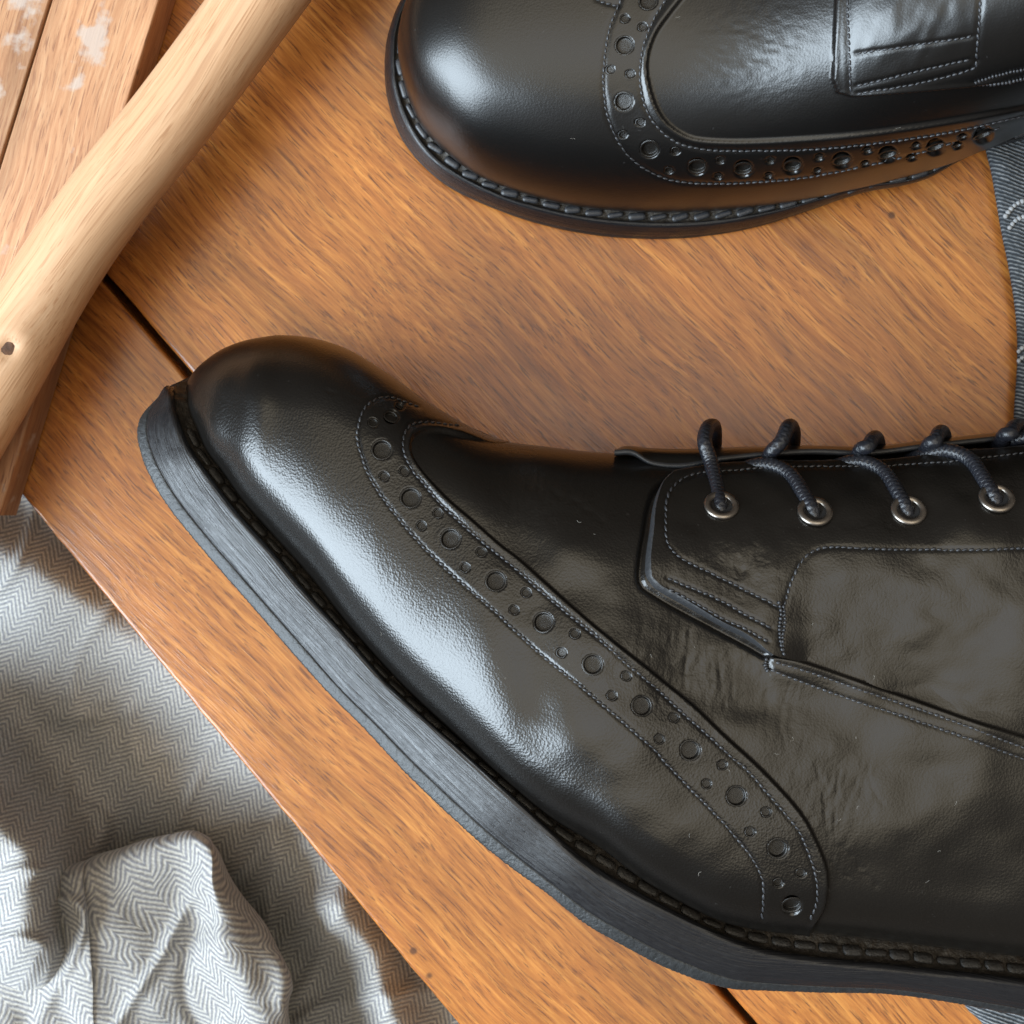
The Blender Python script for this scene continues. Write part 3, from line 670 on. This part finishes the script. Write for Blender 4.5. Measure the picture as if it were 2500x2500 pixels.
D2 = [(1880, 1634), (1966, 1667), (2095, 1713), (2225, 1755), (2354, 1799), (2500, 1853), (2800, 1963)]
CREASE = [([(1562, 1480), (1566, 1540), (1558, 1600)], 0.05, 4), ([(1682, 1540), (1675, 1620), (1668, 1690)], 0.12, 4), ([(1752, 1600), (1762, 1680), (1776, 1750)], 0.10, 4),
          ([(2010, 1900), (2022, 1940), (2016, 1985), (2027, 2050)], 0.09, 4), ([(1990, 1860), (2008, 1930), (2016, 2010)], 0.10, 3), ([(2050, 1880), (2040, 1960), (2036, 2040)], 0.10, 3), ([(2120, 1870), (2132, 1930), (2175, 1985)], 0.08, 4),
          ([(2040, 2060), (2070, 2082), (2092, 2112), (2118, 2138), (2140, 2165)], 0.12, 8), ([(2030, 2105), (2050, 2130), (2075, 2142)], 0.10, 4), ([(1880, 1300), (1870, 1400)], 0.0, 3), ([(1290, 1180), (1400, 1225), (1470, 1270)], 0.10, 10),
          ([(800, 960), (840, 972), (880, 990)], 0.08, 6), ([(1920, 1690), (1905, 1760), (1918, 1830)], 0.08, 5), ([(1640, 1480), (1636, 1560)], 0.06, 4)]
GULLY = resample([(1640, 1168), (1605, 1195), (1586, 1240), (1576, 1302), (1566, 1364), (1566, 1424), (1604, 1454), (1671, 1493), (1759, 1540), (1821, 1573), (1866, 1600)], 40)
def fdisp(px, py, base=True):
    dE = dist_poly(px, py, E, 60); ins = inside(px, py, CAPPOLY)
    sd = np.where(ins, dE, -dE)
    D = 0.85*sstep(-5, 3, sd)*(1-sstep(1120, 1215, px)*(py < 1110))
    D += 0.16*np.exp(-((sd-5)/7)**2)*ins                                     # rolled edge
    for ln, dp, w in ((S1, 0.20, 6), (S2, 0.20, 6), (D1, 0.16, 5), (D2, 0.16, 5)):
        D -= dp*np.exp(-(dist_poly(px, py, ln, 40)/w)**2)
    D -= 0.9*np.exp(-(dist_poly(px, py, GULLY, 40)/8)**2)
    D += hole_disp(px, py, HOLES)
    dS = dist_poly(px, py, SEAM, 90)
    lo = py > np.interp(px, SEAM[:, 0], SEAM[:, 1])
    D += 0.8*np.where((px > 1873), sstep(-4, 4, np.where(lo, dS, -dS))*np.exp(-np.where(lo, dS, 0)/55)*np.where(px < 1890, (px-1873)/17, 1), 0)
    for ln, dp, w in CREASE: D -= 1.15*dp*np.exp(-(dist_poly(px, py, resample(ln, 12)+0.0, 40)/w)**2)*(0.6+0.6*vnoise(px/14, py/14, 57))
    # fine wrinkles near the throat and behind the ball
    wk = np.exp(-((px-1700)/190)**2-((py-1620)/140)**2)+0.8*np.exp(-((px-2030)/110)**2-((py-1960)/150)**2)+0.9*np.exp(-((px-1330)/170)**2-((py-1230)/80)**2)+0.6*np.exp(-((px-1920)/60)**2-((py-1720)/80)**2)
    D += 0.05*wk*vnoise(px/9+py/60, py/38, 50)+0.05*wk*vnoise(px/18, py/18+px/40, 51)-0.05*wk*np.exp(-(vnoise(px/26+py/90, py/70, 53)/0.10)**2)-0.045*wk*np.exp(-(vnoise(px/17, py/45+px/120, 54)/0.09)**2)
    D += 0.05*np.exp(-((px-960)/70)**2-((py-1090)/60)**2)*vnoise((px+py)/12, (px-py)/40, 52)
    return D
NU, NV, NHID = 800, 520, 20
Vf, sf = front_grid(NU, NV, NHID)
nf_ = grid_normals(Vf)
if nf_[NU//2, NV//2, 2] < 0: nf_ = -nf_
fx, fy = pix(Vf)
D = np.zeros(fx.shape); D[:, :NV] = fdisp(fx[:, :NV], fy[:, :NV])
fade = np.ones(NV); fade[:6] = np.linspace(0, 1, 6)
uE = np.argmin(np.hypot(fx[:, NV-1]-1205, fy[:, NV-1]-1070))
D[:, :NV] *= fade[None]
D[:, NV:] = 0.85*sstep(12, -12, np.arange(NU)[:, None]-uE)
Vf2 = Vf+nf_*D[..., None]*0.001
fcx = 0.25*(fx[:-1, :-1]+fx[1:, :-1]+fx[1:, 1:]+fx[:-1, 1:]); fcy = 0.25*(fy[:-1, :-1]+fy[1:, :-1]+fy[1:, 1:]+fy[:-1, 1:])
capm = inside(fcx, fcy, CAPPOLY); capm[:, NV-1:] = (np.arange(NU-1) < uE)[:, None]
# facing outline: top surface (inset) and foot (outer)
TOPE = [(1640, 1173), (1717, 1162), (1790, 1154), (1966, 1149), (2199, 1142), (2380, 1121), (2500, 1110), (2900, 1070), (3300, 1040), (3520, 1180)]
FRONTI = [(1640, 1173), (1612, 1200), (1596, 1245), (1587, 1302), (1579, 1364), (1583, 1412)]
BOTI = [(1583, 1412), (1612, 1437), (1680, 1478), (1765, 1525), (1828, 1560), (1885, 1600), (1930, 1612), (2018, 1639), (2121, 1676), (2225, 1712), (2380, 1767), (2500, 1804), (2900, 1944), (3300, 2084), (3520, 2150)]
tonm = (fcx > 1480) & (fcy < np.interp(fcx, [p[0] for p in TOPE], [p[1] for p in TOPE], left=1230)) & (fcy < 1230) & ~capm
tonm &= (fcx > 1560)
grid_obj('wing_tip', Vf2, M_leather, front, fmask=capm)
grid_obj('vamp', Vf2, M_leather_soft, front, fmask=~capm & ~tonm)
grid_obj('tongue', Vf2, M_leather_soft, front, fmask=tonm)

# facing with eyelets
FEDGE = [(2900, 1088), (2500, 1128), (2328, 1149), (2173, 1160), (1966, 1163), (1780, 1173), (1697, 1181), (1650, 1199), (1626, 1230), (1619, 1281), (1622, 1338), (1655, 1372), (1717, 1400), (1785, 1431), (1873, 1473), (1896, 1486)]
FLOW = [(1622, 1416), (1681, 1440), (1759, 1474), (1831, 1510), (1880, 1535)]
FLOW2 = [(1627, 1442), (1733, 1499), (1811, 1536), (1873, 1568)]
FSTRIP = [(2900, 1335), (2500, 1344), (2276, 1351), (2095, 1349), (2018, 1346), (1981, 1354), (1950, 1380), (1930, 1421), (1919, 1457), (1909, 1499), (1904, 1575)]
def off_face(px, py):
    dS = np.minimum(dist_poly(px, py, SEAM, 500), 400)
    k = sstep(1850, 1990, px)
    o = 2.7*(1-k)+(-0.25+2.95*sstep(-40, 320, np.minimum(dS, 320)))*k
    for ln in (FEDGE, FLOW, FLOW2, FSTRIP): o = o-0.16*np.exp(-(dist_poly(px, py, ln, 40)/6)**2)
    # strip overlay on the upper side of FSTRIP
    top = np.interp(px, [p[0] for p in TOPE], [p[1] for p in TOPE])
    wk = np.exp(-((px-1800)/120)**2-((py-1400)/70)**2)+0.5*np.exp(-((px-2130)/200)**2-((py-1300)/30)**2)
    o = o+0.09*wk*vnoise(px/10+py/40, py/26, 60)+0.06*wk*vnoise(px/20, py/14, 61)-0.09*wk*np.exp(-(vnoise(px/22+py/60, py/40, 63)/0.10)**2)
    for ex, ey in EYE[:5]: o = o-0.45*np.exp(-((px-ex)**2+(py-ey)**2)/65.0**2)
    o = o+0.30*vnoise(px/90, py/70, 62)+0.10*vnoise(px/42, py/34, 64)
    o = o-0.5*np.exp(-((px-1620)/40)**2-((py-1425)/35)**2)
    return o
EYE = [(1757, 1253), (1984, 1268), (2212, 1261), (2426, 1235), (2640, 1200)]
nuF, nvF = 420, 220
top_ = resample(TOPE, nuF); bot_ = resample(BOTI, nuF); left_ = resample(FRONTI, nvF)
# keep columns upright: take the same x along both edges
xs = np.linspace(0, 1, nuF)**1.15
topL = resample(TOPE, 2000); botL = resample(BOTI, 2000)
x_t = 1640+(3500-1640)*xs; x_b = 1583+(3500-1583)*xs
top_ = np.stack([x_t, np.interp(x_t, topL[:, 0], topL[:, 1])], 1); bot_ = np.stack([x_b, np.interp(x_b, botL[:, 0], botL[:, 1])], 1)
vv_ = np.linspace(0, 1, nvF)
rul = top_[:, None]*(1-vv_[None, :, None])+bot_[:, None]*vv_[None, :, None]
corr = left_-rul[0]
rul = rul+corr[None]*(np.exp(-np.arange(nuF)/14.0))[:, None, None]
cof, nof = fsurf.hits(rul.reshape(-1, 2)); cof = blur(cof.reshape(nuF, nvF, 3), 5); nof = unit(blur(nof.reshape(nuF, nvF, 3), 8))
offf = off_face(rul[..., 0], rul[..., 1])
Vq = cof+nof*offf[..., None]*0.001
grid_obj('quarter', Vq, M_leather_soft, front)
# cut edge of the facing: from the top surface out and down to the vamp
OUTF = resample([(2500, 1107), (2199, 1139), (1966, 1146), (1790, 1151), (1717, 1159), (1640, 1169), (1606, 1196), (1587, 1240), (1577, 1302), (1567, 1364), (1564, 1424), (1606, 1455), (1674, 1493), (1762, 1540), (1823, 1571), (1883, 1605)], 700)
INF = np.concatenate([Vq[:np.argmin(np.abs(x_t-2500))+1, 0][::-1], Vq[0, 1:], Vq[1:np.argmin(np.abs(x_b-1885))+1, -1]])
LI = np.concatenate([[0], np.cumsum(np.linalg.norm(np.diff(INF, axis=0), axis=1))])
INF = np.stack([np.interp(np.linspace(0, LI[-1], 700), LI, INF[:, k]) for k in range(3)], 1)
ipx, ipy = pix(INF)
# nearest outer point for every inner point
oi = np.array([np.argmin(np.hypot(OUTF[:, 0]-a, OUTF[:, 1]-b)) for a, b in zip(ipx, ipy)])
oi = np.maximum.accumulate(oi); OUT2 = OUTF[oi]
OUT2 = np.stack([np.convolve(np.pad(OUT2[:, k], 6, 'edge'), np.ones(13)/13, 'valid') for k in range(2)], 1)
OUT2 = np.stack([ipx, ipy], 1)*0.42+OUT2*0.58
co_o, no_o = fsurf.hits(OUT2)
OUTW = co_o+no_o*0.0005
mid1 = INF*0.82+OUTW*0.18+no_o*0.00030; mid2 = INF*0.35+OUTW*0.65+no_o*0.00055
ew = 0.00010*vnoise(np.linspace(0, 240, 700), np.zeros(700), 66)
grid_obj('cut_edge', np.stack([INF-no_o*0.00002, mid1+no_o*ew[:, None], mid2-no_o*ew[:, None], OUTW, OUTW-no_o*0.0012], 1), M_edge, front)['label'] = 'raw grey cut edge of the lace facing'

def qsurf_off(px, py): return off_face(np.asarray(px, float), np.asarray(py, float))
for ln in (FEDGE, FLOW, FLOW2, FSTRIP): add_stitch(fsurf, qsurf_off, ln, front, 15.5, 0.00030, 0.00010)
# bar tacks
add_stitch(fsurf, qsurf_off, [(1896, 1470), (1903, 1500), (1900, 1540), (1906, 1590)], front, 9, 0.0004, 0.0003)
add_stitch(fsurf, qsurf_off, [(1908, 1480), (1913, 1520), (1908, 1560), (1912, 1600)], front, 9, 0.0004, 0.0003)
add_stitch(fsurf, fdisp, [(1872, 1606), (1868, 1622), (1876, 1640)], front, 8, 0.00045, 0.0004)
# stitch rows on the upper
for ln in (S1, S2, D1, D2): add_stitch(fsurf, fdisp, ln, front, 15.0, 0.00031, 0.00008)
for x, y, r in HOLES: add_perf(fsurf, lambda a, b: np.full(np.shape(a), 0.82), x, y, r, front)
# far facing, seen edge-on beyond the gap
FF = resample([(1500, 1104), (1545, 1104), (1593, 1130), (1671, 1136), (1774, 1118), (1966, 1102), (2121, 1105), (2276, 1087), (2500, 1063), (2900, 1015), (3300, 985)], 260)
FO = resample([(1505, 1096), (1531, 1088), (1593, 1094), (1671, 1096), (1774, 1092), (1966, 1087), (2121, 1089), (2276, 1072), (2500, 1048), (2900, 1000), (3300, 970)], 260)
zf = 71-ZO+0.6*vnoise(np.linspace(0, 9, 260), np.zeros(260), 71)
rowsF = [P(FF[:, 0], FF[:, 1]+9, zf-4.0), P(FF[:, 0], FF[:, 1]+6.5, zf-0.6), P(FF[:, 0], FF[:, 1]+3.5, zf), P(FF[:, 0], FF[:, 1]-2, zf), P(FF[:, 0], FF[:, 1]-6, zf-0.7),
         P(FO[:, 0], FO[:, 1]*0.6+FF[:, 1]*0.4-3, zf-2.5), P(FO[:, 0], FO[:, 1], zf-7), P(FO[:, 0], FO[:, 1]+4, zf-16), P(FO[:, 0], FO[:, 1]+20, zf-34), P(FO[:, 0], FO[:, 1]+60, zf-55)]
fq = grid_obj('far_quarter', np.stack(rowsF[4:], 1), M_leather_soft, front); fq['label'] = 'far lace facing seen edge-on beyond the laces'
grid_obj('cut_edge', np.stack(rowsF[:5], 1), M_edge, front)
# eyelets
def ring_mesh():
    prof = []
    for a in np.linspace(0, 2*math.pi, 18, endpoint=False): prof.append((2.95+0.82*math.cos(a), 0.30+0.62*math.sin(a)))
    n = 40; t = np.linspace(0, 2*math.pi, n, endpoint=False)
    V = np.array([[(r*math.cos(x), r*math.sin(x), h) for r, h in prof] for x in t])*0.001
    return V.reshape(-1, 3), grid_faces(n, len(prof), closed_v=True)
RV, RF = ring_mesh()
RF = np.concatenate([RF, np.stack([np.arange(0, 18*40, 18)+17, np.roll(np.arange(0, 18*40, 18), -1)+17, np.roll(np.arange(0, 18*40, 18), -1), np.arange(0, 18*40, 18)], 1)[:0]])
I40 = np.arange(40*18).reshape(40, 18); I40 = np.concatenate([I40, I40[:1]], 0); I40 = np.concatenate([I40, I40[:, :1]], 1)
RF = np.stack([I40[:-1, :-1], I40[1:, :-1], I40[1:, 1:], I40[:-1, 1:]], -1).reshape(-1, 4)
M_hole = simple('eyelet_shadow_lining', (0.006, 0.006, 0.007), 0.8)
ring_me = None; eye_pos = []
for k, (x, y) in enumerate(EYE):
    co, n = fsurf.hit(x, y); n = unit(n); c = co+n*(off_face(np.array([x]), np.array([y]))[0]*0.001+0.0001)
    X, Y, N = frame_of(n)
    if ring_me is None: o = mesh_obj('eyelet', RV, RF, M_metal, front); ring_me = o.data
    else: o = bpy.data.objects.new('eyelet', ring_me); sc.collection.objects.link(o); o.parent = front
    o.matrix_basis = Matrix(((X[0], Y[0], N[0], c[0]), (X[1], Y[1], N[1], c[1]), (X[2], Y[2], N[2], c[2]), (0, 0, 0, 1)))
    t = np.linspace(0, 2*math.pi, 24, endpoint=False)
    hv = np.array([c+(X*math.cos(a)+Y*math.sin(a))*0.0024+N*0.00025 for a in t]+[c+N*0.0001])
    mesh_obj('eyelet_hole', hv, [(i, (i+1) % 24, 24) for i in range(24)], M_hole, o, smooth=False).matrix_parent_inverse = o.matrix_basis.inverted()
    eye_pos.append((c, N))
# laces
def lace(points, r=0.00165):
    q = []
    for p in points:
        if len(p) == 4:                     # relative to the facing surface
            co, n = fsurf.hit(p[0], p[1]); q.append(co+np.array([0, 0, p[2]*0.001]))
        else: q.append(P(p[0], p[1], p[2]))
    path = resample(np.array(q), step=0.00016)
    V = tube(path, r, 32, 0.075, 0.0012)
    return grid_obj('lace', V, M_lace, front, closed_v=True)
def eye_lace(k, pts):
    c, N = eye_pos[k]
    a, b = pix(c)
    base = [c-N*0.0046+np.array([0.0010, -0.0050, 0]), c-N*0.0007+np.array([0.0, -0.0003, 0])]
    path = np.array(base+[P(*p) for p in pts])
    path = resample(path, step=0.00016)
    grid_obj('lace', tube(path, 0.00158, 32, 0.05, 0.0011), M_lace, front, closed_v=True)
ez = [c[2]*1000 for c, _ in eye_pos]
eye_lace(0, [(1750, 1190, ez[0]-4.2), (1736, 1130, ez[0]-8.5), (1720, 1080, 75-ZO), (1727, 1046, 71-ZO), (1742, 1040, 64-ZO), (1746, 1060, 54-ZO), (1746, 1085, 44-ZO)])
for k in (1, 2, 3, 4):
    ex, ey = EYE[k]
    eye_lace(k, [(ex-20, ey-58, ez[k]-2.8), (ex-58, ey-112, ez[k]-7.6), (ex-112, ey-134, ez[k]-11), (ex-170, ey-124, ez[k]-14.5), (ex-222, ey-104, ez[k]-21), (ex-262, ey-84, ez[k]-30)])
for (x0, y0, xt, yt) in ((1878, 1118, 1927, 1036), (2096, 1112, 2134, 1064), (2262, 1100, 2296, 1050), (2446, 1078, 2480, 1034)):
    path = [P(x0-22, y0+34, 62-ZO), P(x0-8, y0+12, 70-ZO), P(x0+6, y0-16, 74.5-ZO), P((x0+xt)/2+4, (y0+yt)/2+2, 75.5-ZO), P(xt-5, yt+9, 73-ZO), P(xt+5, yt+5, 67-ZO), P(xt+11, yt+24, 57-ZO), P(xt+10, yt+50, 44-ZO)]
    path = resample(np.array(path), step=0.00016)
    grid_obj('lace', tube(path, 0.00158, 32, 0.05, 0.0011), M_lace, front, closed_v=True)

# sole of the front shoe
TR = np.array([
    (425, 955, 431, 952, 470, 948, 36), (400, 950, 413, 946, 463, 941, 50), (383, 973, 414, 965, 464, 970, 56), (350, 1007, 417, 997, 467, 993, 58.5), (338, 1033, 424, 1020, 475, 1015, 60), (335, 1063, 432, 1045, 487, 1042, 61), (342, 1100, 450, 1085, 505, 1085, 62), (360, 1150, 475, 1125, 530, 1122, 63), (400, 1222, 520, 1187, 575, 1187, 64), (457, 1297, 580, 1263, 640, 1265, 65.5), (533, 1387, 660, 1352, 720, 1357, 67), (600, 1463, 735, 1442, 790, 1445, 68.5), (713, 1593, 845, 1562, 895, 1567, 70.5), (800, 1690, 930, 1660, 980, 1662, 72.5), (890, 1780, 1010, 1737, 1060, 1735, 74.5), (993, 1890, 1100, 1815, 1150, 1817, 77), (1133, 2023, 1235, 1937, 1283, 1930, 80), (1233, 2107, 1330, 2025, 1370, 2003, 81), (1333, 2180, 1420, 2110, 1467, 2060, 82), (1417, 2247, 1500, 2160, 1545, 2112, 82), (1500, 2297, 1590, 2208, 1640, 2172, 82), (1633, 2366, 1700, 2262, 1733, 2226, 81), (1767, 2411, 1810, 2312, 1833, 2257, 80), (1867, 2419, 1900, 2338, 1930, 2272, 79), (2006, 2424, 2033, 2356, 2060, 2287, 78), (2156, 2427, 2170, 2369, 2190, 2300, 77), (2289, 2443, 2300, 2382, 2310, 2316, 76), (2489, 2479, 2489, 2404, 2489, 2336, 75), (2900, 2560, 2900, 2470, 2900, 2390, 70), (3300, 2600, 3300, 2500, 3300, 2420, 64), (3620, 2500, 3600, 2420, 3570, 2330, 56)], float)
TR[:, 6] -= ZO
tr = resample(TR, 1700)
A3 = P(tr[:, 0], tr[:, 1], tr[:, 6]); B3 = P(tr[:, 2], tr[:, 3], tr[:, 6]+4.5); C3 = P(tr[:, 4], tr[:, 5], tr[:, 6]-1.2)
ind = np.stack([np.full(len(tr), 0.36), np.full(len(tr), 0.36), np.full(len(tr), -0.86)], 1)*((tr[:, 6]-4).clip(2)*0.001/0.86)[:, None]
wn_f = build_sole(front, A3, B3, C3, False, ind)
sel = slice(60, 1700)
welt_stitches(front, B3[sel], C3[sel], wn_f[sel], 0.0053, 0.64, 0.00125, 0.90, -0.0008, tilt=0.05, flat=0.45)
add_lint(fsurf, (1500, 1400, 2500, 2250), 20, front, 3, 0.0009)
add_lint(fsurf, (600, 900, 1500, 1700), 7, front, 4, 0.0009)

# ------------------------------------------------------------------ rear shoe, standing upright
rear = empty('brogue_shoe', (0, 0, 0), 'black leather wingtip brogue standing upright at the back, toe to the left', 'shoe', 'pair of black wingtip brogues')
#   C px, py, z, top height above C
RC = np.array([(984, 137, 15, 0), (985, 155, 14.9, 6.5), (990, 185, 14.7, 12), (1008, 248, 14, 19), (1041, 315, 13.3, 25), (1099, 375, 12.5, 30), (1173, 428, 11.8, 33.5), (1273, 468, 11, 36), (1397, 499, 10.4, 38), (1521, 512, 10, 40), (1645, 515, 10, 43), (1770, 509, 10.2, 47.5),
               (1894, 495, 11, 53.5), (2018, 472, 12.5, 60), (2184, 434, 15.5, 65), (2308, 398, 18, 68), (2432, 348, 20, 71), (2600, 280, 22, 75), (2900, 210, 22, 86), (3300, 200, 20, 86), (3480, 230, 20, 70)], float)
YAX = 0.1158
def rear_grid(nu, nv):
    t = np.linspace(0, len(RC)-1, 3000); S = cr(RC, t)
    # round the very tip
    Cw = P(S[:, 0], S[:, 1], S[:, 2])
    L = np.concatenate([[0], np.cumsum(np.linalg.norm(np.diff(Cw, axis=0), axis=1))])
    q = L[-1]*np.linspace(0, 1, nu)**1.25
    Cw = np.stack([np.interp(q, L, Cw[:, k]) for k in range(3)], 1); Ht = np.interp(q, L, S[:, 3])*0.001
    hw = np.maximum(YAX-Cw[:, 1], 1e-5)
    th = np.linspace(0, math.pi, nv); n = 2/2.35
    c = np.cos(th); yy = np.sign(c)*np.abs(c)**n; zz = np.abs(np.sin(th))**(2/2.1)
    Y = YAX-hw[:, None]*yy[None]; Z = Cw[:, 2:3]+Ht[:, None]*zz[None]
    bulge = np.sin(np.clip(th*2.0, 0, math.pi))[None]*(0.0018*np.clip(q/0.03, 0, 1))[:, None]
    Y = Y-bulge
    lean = (zz[None]**2)*(-0.0)*hw[:, None]
    X = np.repeat(Cw[:, :1], nv, 1)+0.0*Z
    V = np.stack([X, Y+lean, Z], -1)
    return V
Rl = rear_grid(220, 160); rsurf = Surf(Rl)
RE = resample([(1760, -120), (1700, -50), (1662, 0), (1629, 41), (1596, 91), (1579, 157), (1592, 232), (1621, 290), (1670, 327), (1728, 340), (1852, 341), (2059, 327), (2225, 306), (2400, 277), (2560, 245), (2800, 180)], 90)
RS2 = [(1540, -60), (1509, 17), (1488, 75), (1476, 149), (1474, 215), (1484, 282), (1513, 348), (1554, 393), (1604, 422), (1662, 439), (1745, 443), (1852, 439), (1977, 426), (2101, 402), (2225, 373), (2349, 335), (2440, 305)]
RS1 = [(1690, -70), (1629, 0), (1596, 50), (1571, 116), (1563, 190), (1575, 257), (1604, 306), (1654, 344), (1712, 360), (1811, 364), (1977, 360), (2142, 344), (2308, 319), (2474, 282), (2600, 250)]
RS3 = [(1509, 17), (1480, 10), (1455, 0), (1440, -30)]
rbig = [(1583, 4), (1525, 112), (1523, 247), (1586, 360), (1702, 402), (1815, 406), (1935, 398), (2055, 385), (2167, 370), (2283, 352), (2399, 323)]
rsm = [(1525, 48), (1569, 68), (1490, 170), (1538, 181), (1521, 325), (1563, 296), (1633, 410), (1649, 364), (1753, 424), (1759, 385), (1876, 422), (1881, 385), (1995, 410), (1999, 377), (2111, 392), (2117, 360), (2225, 377), (2235, 348), (2337, 348), (2349, 327)]
RH = [(x, y, 20.0) for x, y in rbig]+[(x, y, 9.0) for x, y in rsm]
RCAP = np.vstack([RE, [(2800, 900), (500, 900), (500, -500), (1900, -500)]])
RFACE = np.array([(2043, -900), (2043, 0), (2039, 99), (2035, 190), (2047, 222), (2084, 232), (2225, 219), (2374, 203), (2500, 186), (2900, 120), (3300, 60), (3300, -900)], float)
RV1 = [(2074, -60), (2074, 0), (2077, 110), (2079, 218)]; RV2 = [(2400, -60), (2395, 0), (2388, 80), (2383, 137)]
RR1 = [(2093, 128), (2235, 106), (2374, 83)]; RR2 = [(2093, 203), (2235, 168), (2366, 137)]; RR3 = [(2093, 221), (2235, 196), (2370, 160), (2384, 140)]
RT1 = [(2376, 190), (2440, 170), (2520, 152)]; RT2 = [(2378, 204), (2440, 190), (2520, 172)]
def rdisp(px, py):
    dE = dist_poly(px, py, RE, 60); ins = inside(px, py, RCAP); sd = np.where(ins, dE, -dE)
    D = 0.8*sstep(-5, 3, sd)+0.14*np.exp(-((sd-5)/7)**2)*ins
    for ln in (RS1, RS2, RS3): D -= 0.22*np.exp(-(dist_poly(px, py, ln, 40)/6)**2)
    D += hole_disp(px, py, RH)
    dF = dist_poly(px, py, RFACE, 60); inf = inside(px, py, RFACE); sF = np.where(inf, dF, -dF)
    D += 1.5*sstep(-4, 5, sF)+0.2*np.exp(-((sF-6)/6)**2)*inf
    for ln in (RV1, RV2, RR1, RR2, RR3, RT1, RT2): D -= 0.2*np.exp(-(dist_poly(px, py, ln, 40)/6)**2)
    wk = np.exp(-((px-2220)/170)**2-((py-60)/120)**2)
    D += 0.12*wk*vnoise(px/26, py/40+px/60, 80)+0.05*np.exp(-((px-1850)/150)**2-((py-120)/130)**2)*vnoise(px/20, py/12, 81)
    return D
rn_u, rn_v = 620, 560
Vr = rear_grid(rn_u, rn_v); nr_ = grid_normals(Vr)
if nr_[rn_u//2, rn_v//2, 2] < 0: nr_ = -nr_
rx, ry = pix(Vr); Dr = rdisp(rx, ry)
half = np.arange(rn_v)[None] < rn_v*0.5
vis = np.clip(nr_[..., 2]*8+0.6, 0, 1); vis = np.where(half, np.clip(vis+0.6, 0, 1), vis)
Dr = Dr*np.where((ry > -380), vis, 0.0)+0.8*np.where(ry > -380, 0, 1)*(rx < 1900)
fd = np.ones(rn_v); fd[:4] = np.linspace(0, 1, 4); Dr = Dr*fd[None]
Vr2 = Vr+nr_*Dr[..., None]*0.001
rcx = 0.25*(rx[:-1, :-1]+rx[1:, :-1]+rx[1:, 1:]+rx[:-1, 1:]); rcy = 0.25*(ry[:-1, :-1]+ry[1:, :-1]+ry[1:, 1:]+ry[:-1, 1:])
rcap = inside(rcx, rcy, RCAP) | ((rcy <= -380) & (rcx < 1900)); rfac = inside(rcx, rcy, RFACE) & ~rcap
grid_obj('wing_tip', Vr2, M_leather_rear, rear, fmask=rcap)
grid_obj('quarter', Vr2, M_leather_rear, rear, fmask=rfac)
grid_obj('vamp', Vr2, M_leather_rear, rear, fmask=~rcap & ~rfac)
for ln in (RS1, RS2, RS3, RV1, RV2, RR1, RR2, RR3): add_stitch(rsurf, rdisp, ln, rear, 15.5, 0.00030, 0.0001)
for ln in (RT1, RT2): add_stitch(rsurf, rdisp, ln, rear, 9, 0.0005, 0.0002)
for x, y, r in RH: add_perf(rsurf, lambda a, b: np.full(np.shape(a), 0.78), x, y, r, rear)
RTR = np.array([(939, 165, 957, 137, 984, 137, 6.5), (939.5, 190, 957.5, 160, 985, 155, 6.4), (945, 237, 961, 205, 990, 185, 6), (962, 298, 980, 272, 1008, 248, 5), (991, 356, 1016, 340, 1041, 315, 4), (1041, 414, 1066, 398, 1099, 373, 3), (1107, 464, 1140, 444, 1173, 428, 2.2), (1215, 513, 1240, 490, 1273, 468, 1.5), (1331, 551, 1364, 524, 1397, 499, 0.9),
                (1463, 576, 1490, 545, 1521, 512, 0.5), (1604, 584, 1625, 552, 1645, 515, 0.4), (1728, 576, 1750, 545, 1770, 509, 0.6), (1852, 553, 1875, 522, 1894, 495, 1.4), (1977, 513, 2000, 487, 2018, 472, 3), (2101, 472, 2120, 455, 2150, 440, 5), (2240, 440, 2255, 432, 2270, 415, 6), (2500, 340, 2520, 330, 2550, 318, 6), (3300, 260, 3300, 240, 3300, 220, 2)], float)
rt = resample(RTR, 900)
def both(pts):
    pts = pts.copy(); pts[:, 1] = np.minimum(pts[:, 1], YAX); pts[0, 1] = YAX; m = pts.copy(); m[:, 1] = 2*YAX-m[:, 1]; return np.concatenate([m[::-1][:-1], pts])
Ar = both(P(rt[:, 0], rt[:, 1], rt[:, 6])); Br = both(P(rt[:, 2], rt[:, 3], rt[:, 6]+8.2)); Cr_ = both(P(rt[:, 4], rt[:, 5], rt[:, 6]+8.6))
cenr = np.stack([np.maximum(Ar[:, 0], P(1150, 184, 0)[0]), np.full(len(Ar), YAX), Ar[:, 2]+0.0], 1)
indr = (cenr-Ar)*0.75; indr[:, 2] = 0.0012
wn_r = build_sole(rear, Ar, Br, Cr_, False, indr, serr=False)
welt_stitches(rear, Br, Cr_, wn_r, 0.0056, 0.60, 0.0009, 0.80, -0.0005, tilt=0.16, flat=0.5, mat=M_thread)
add_lint(rsurf, (1050, 20, 2300, 420), 8, rear, 9, 0.0009)
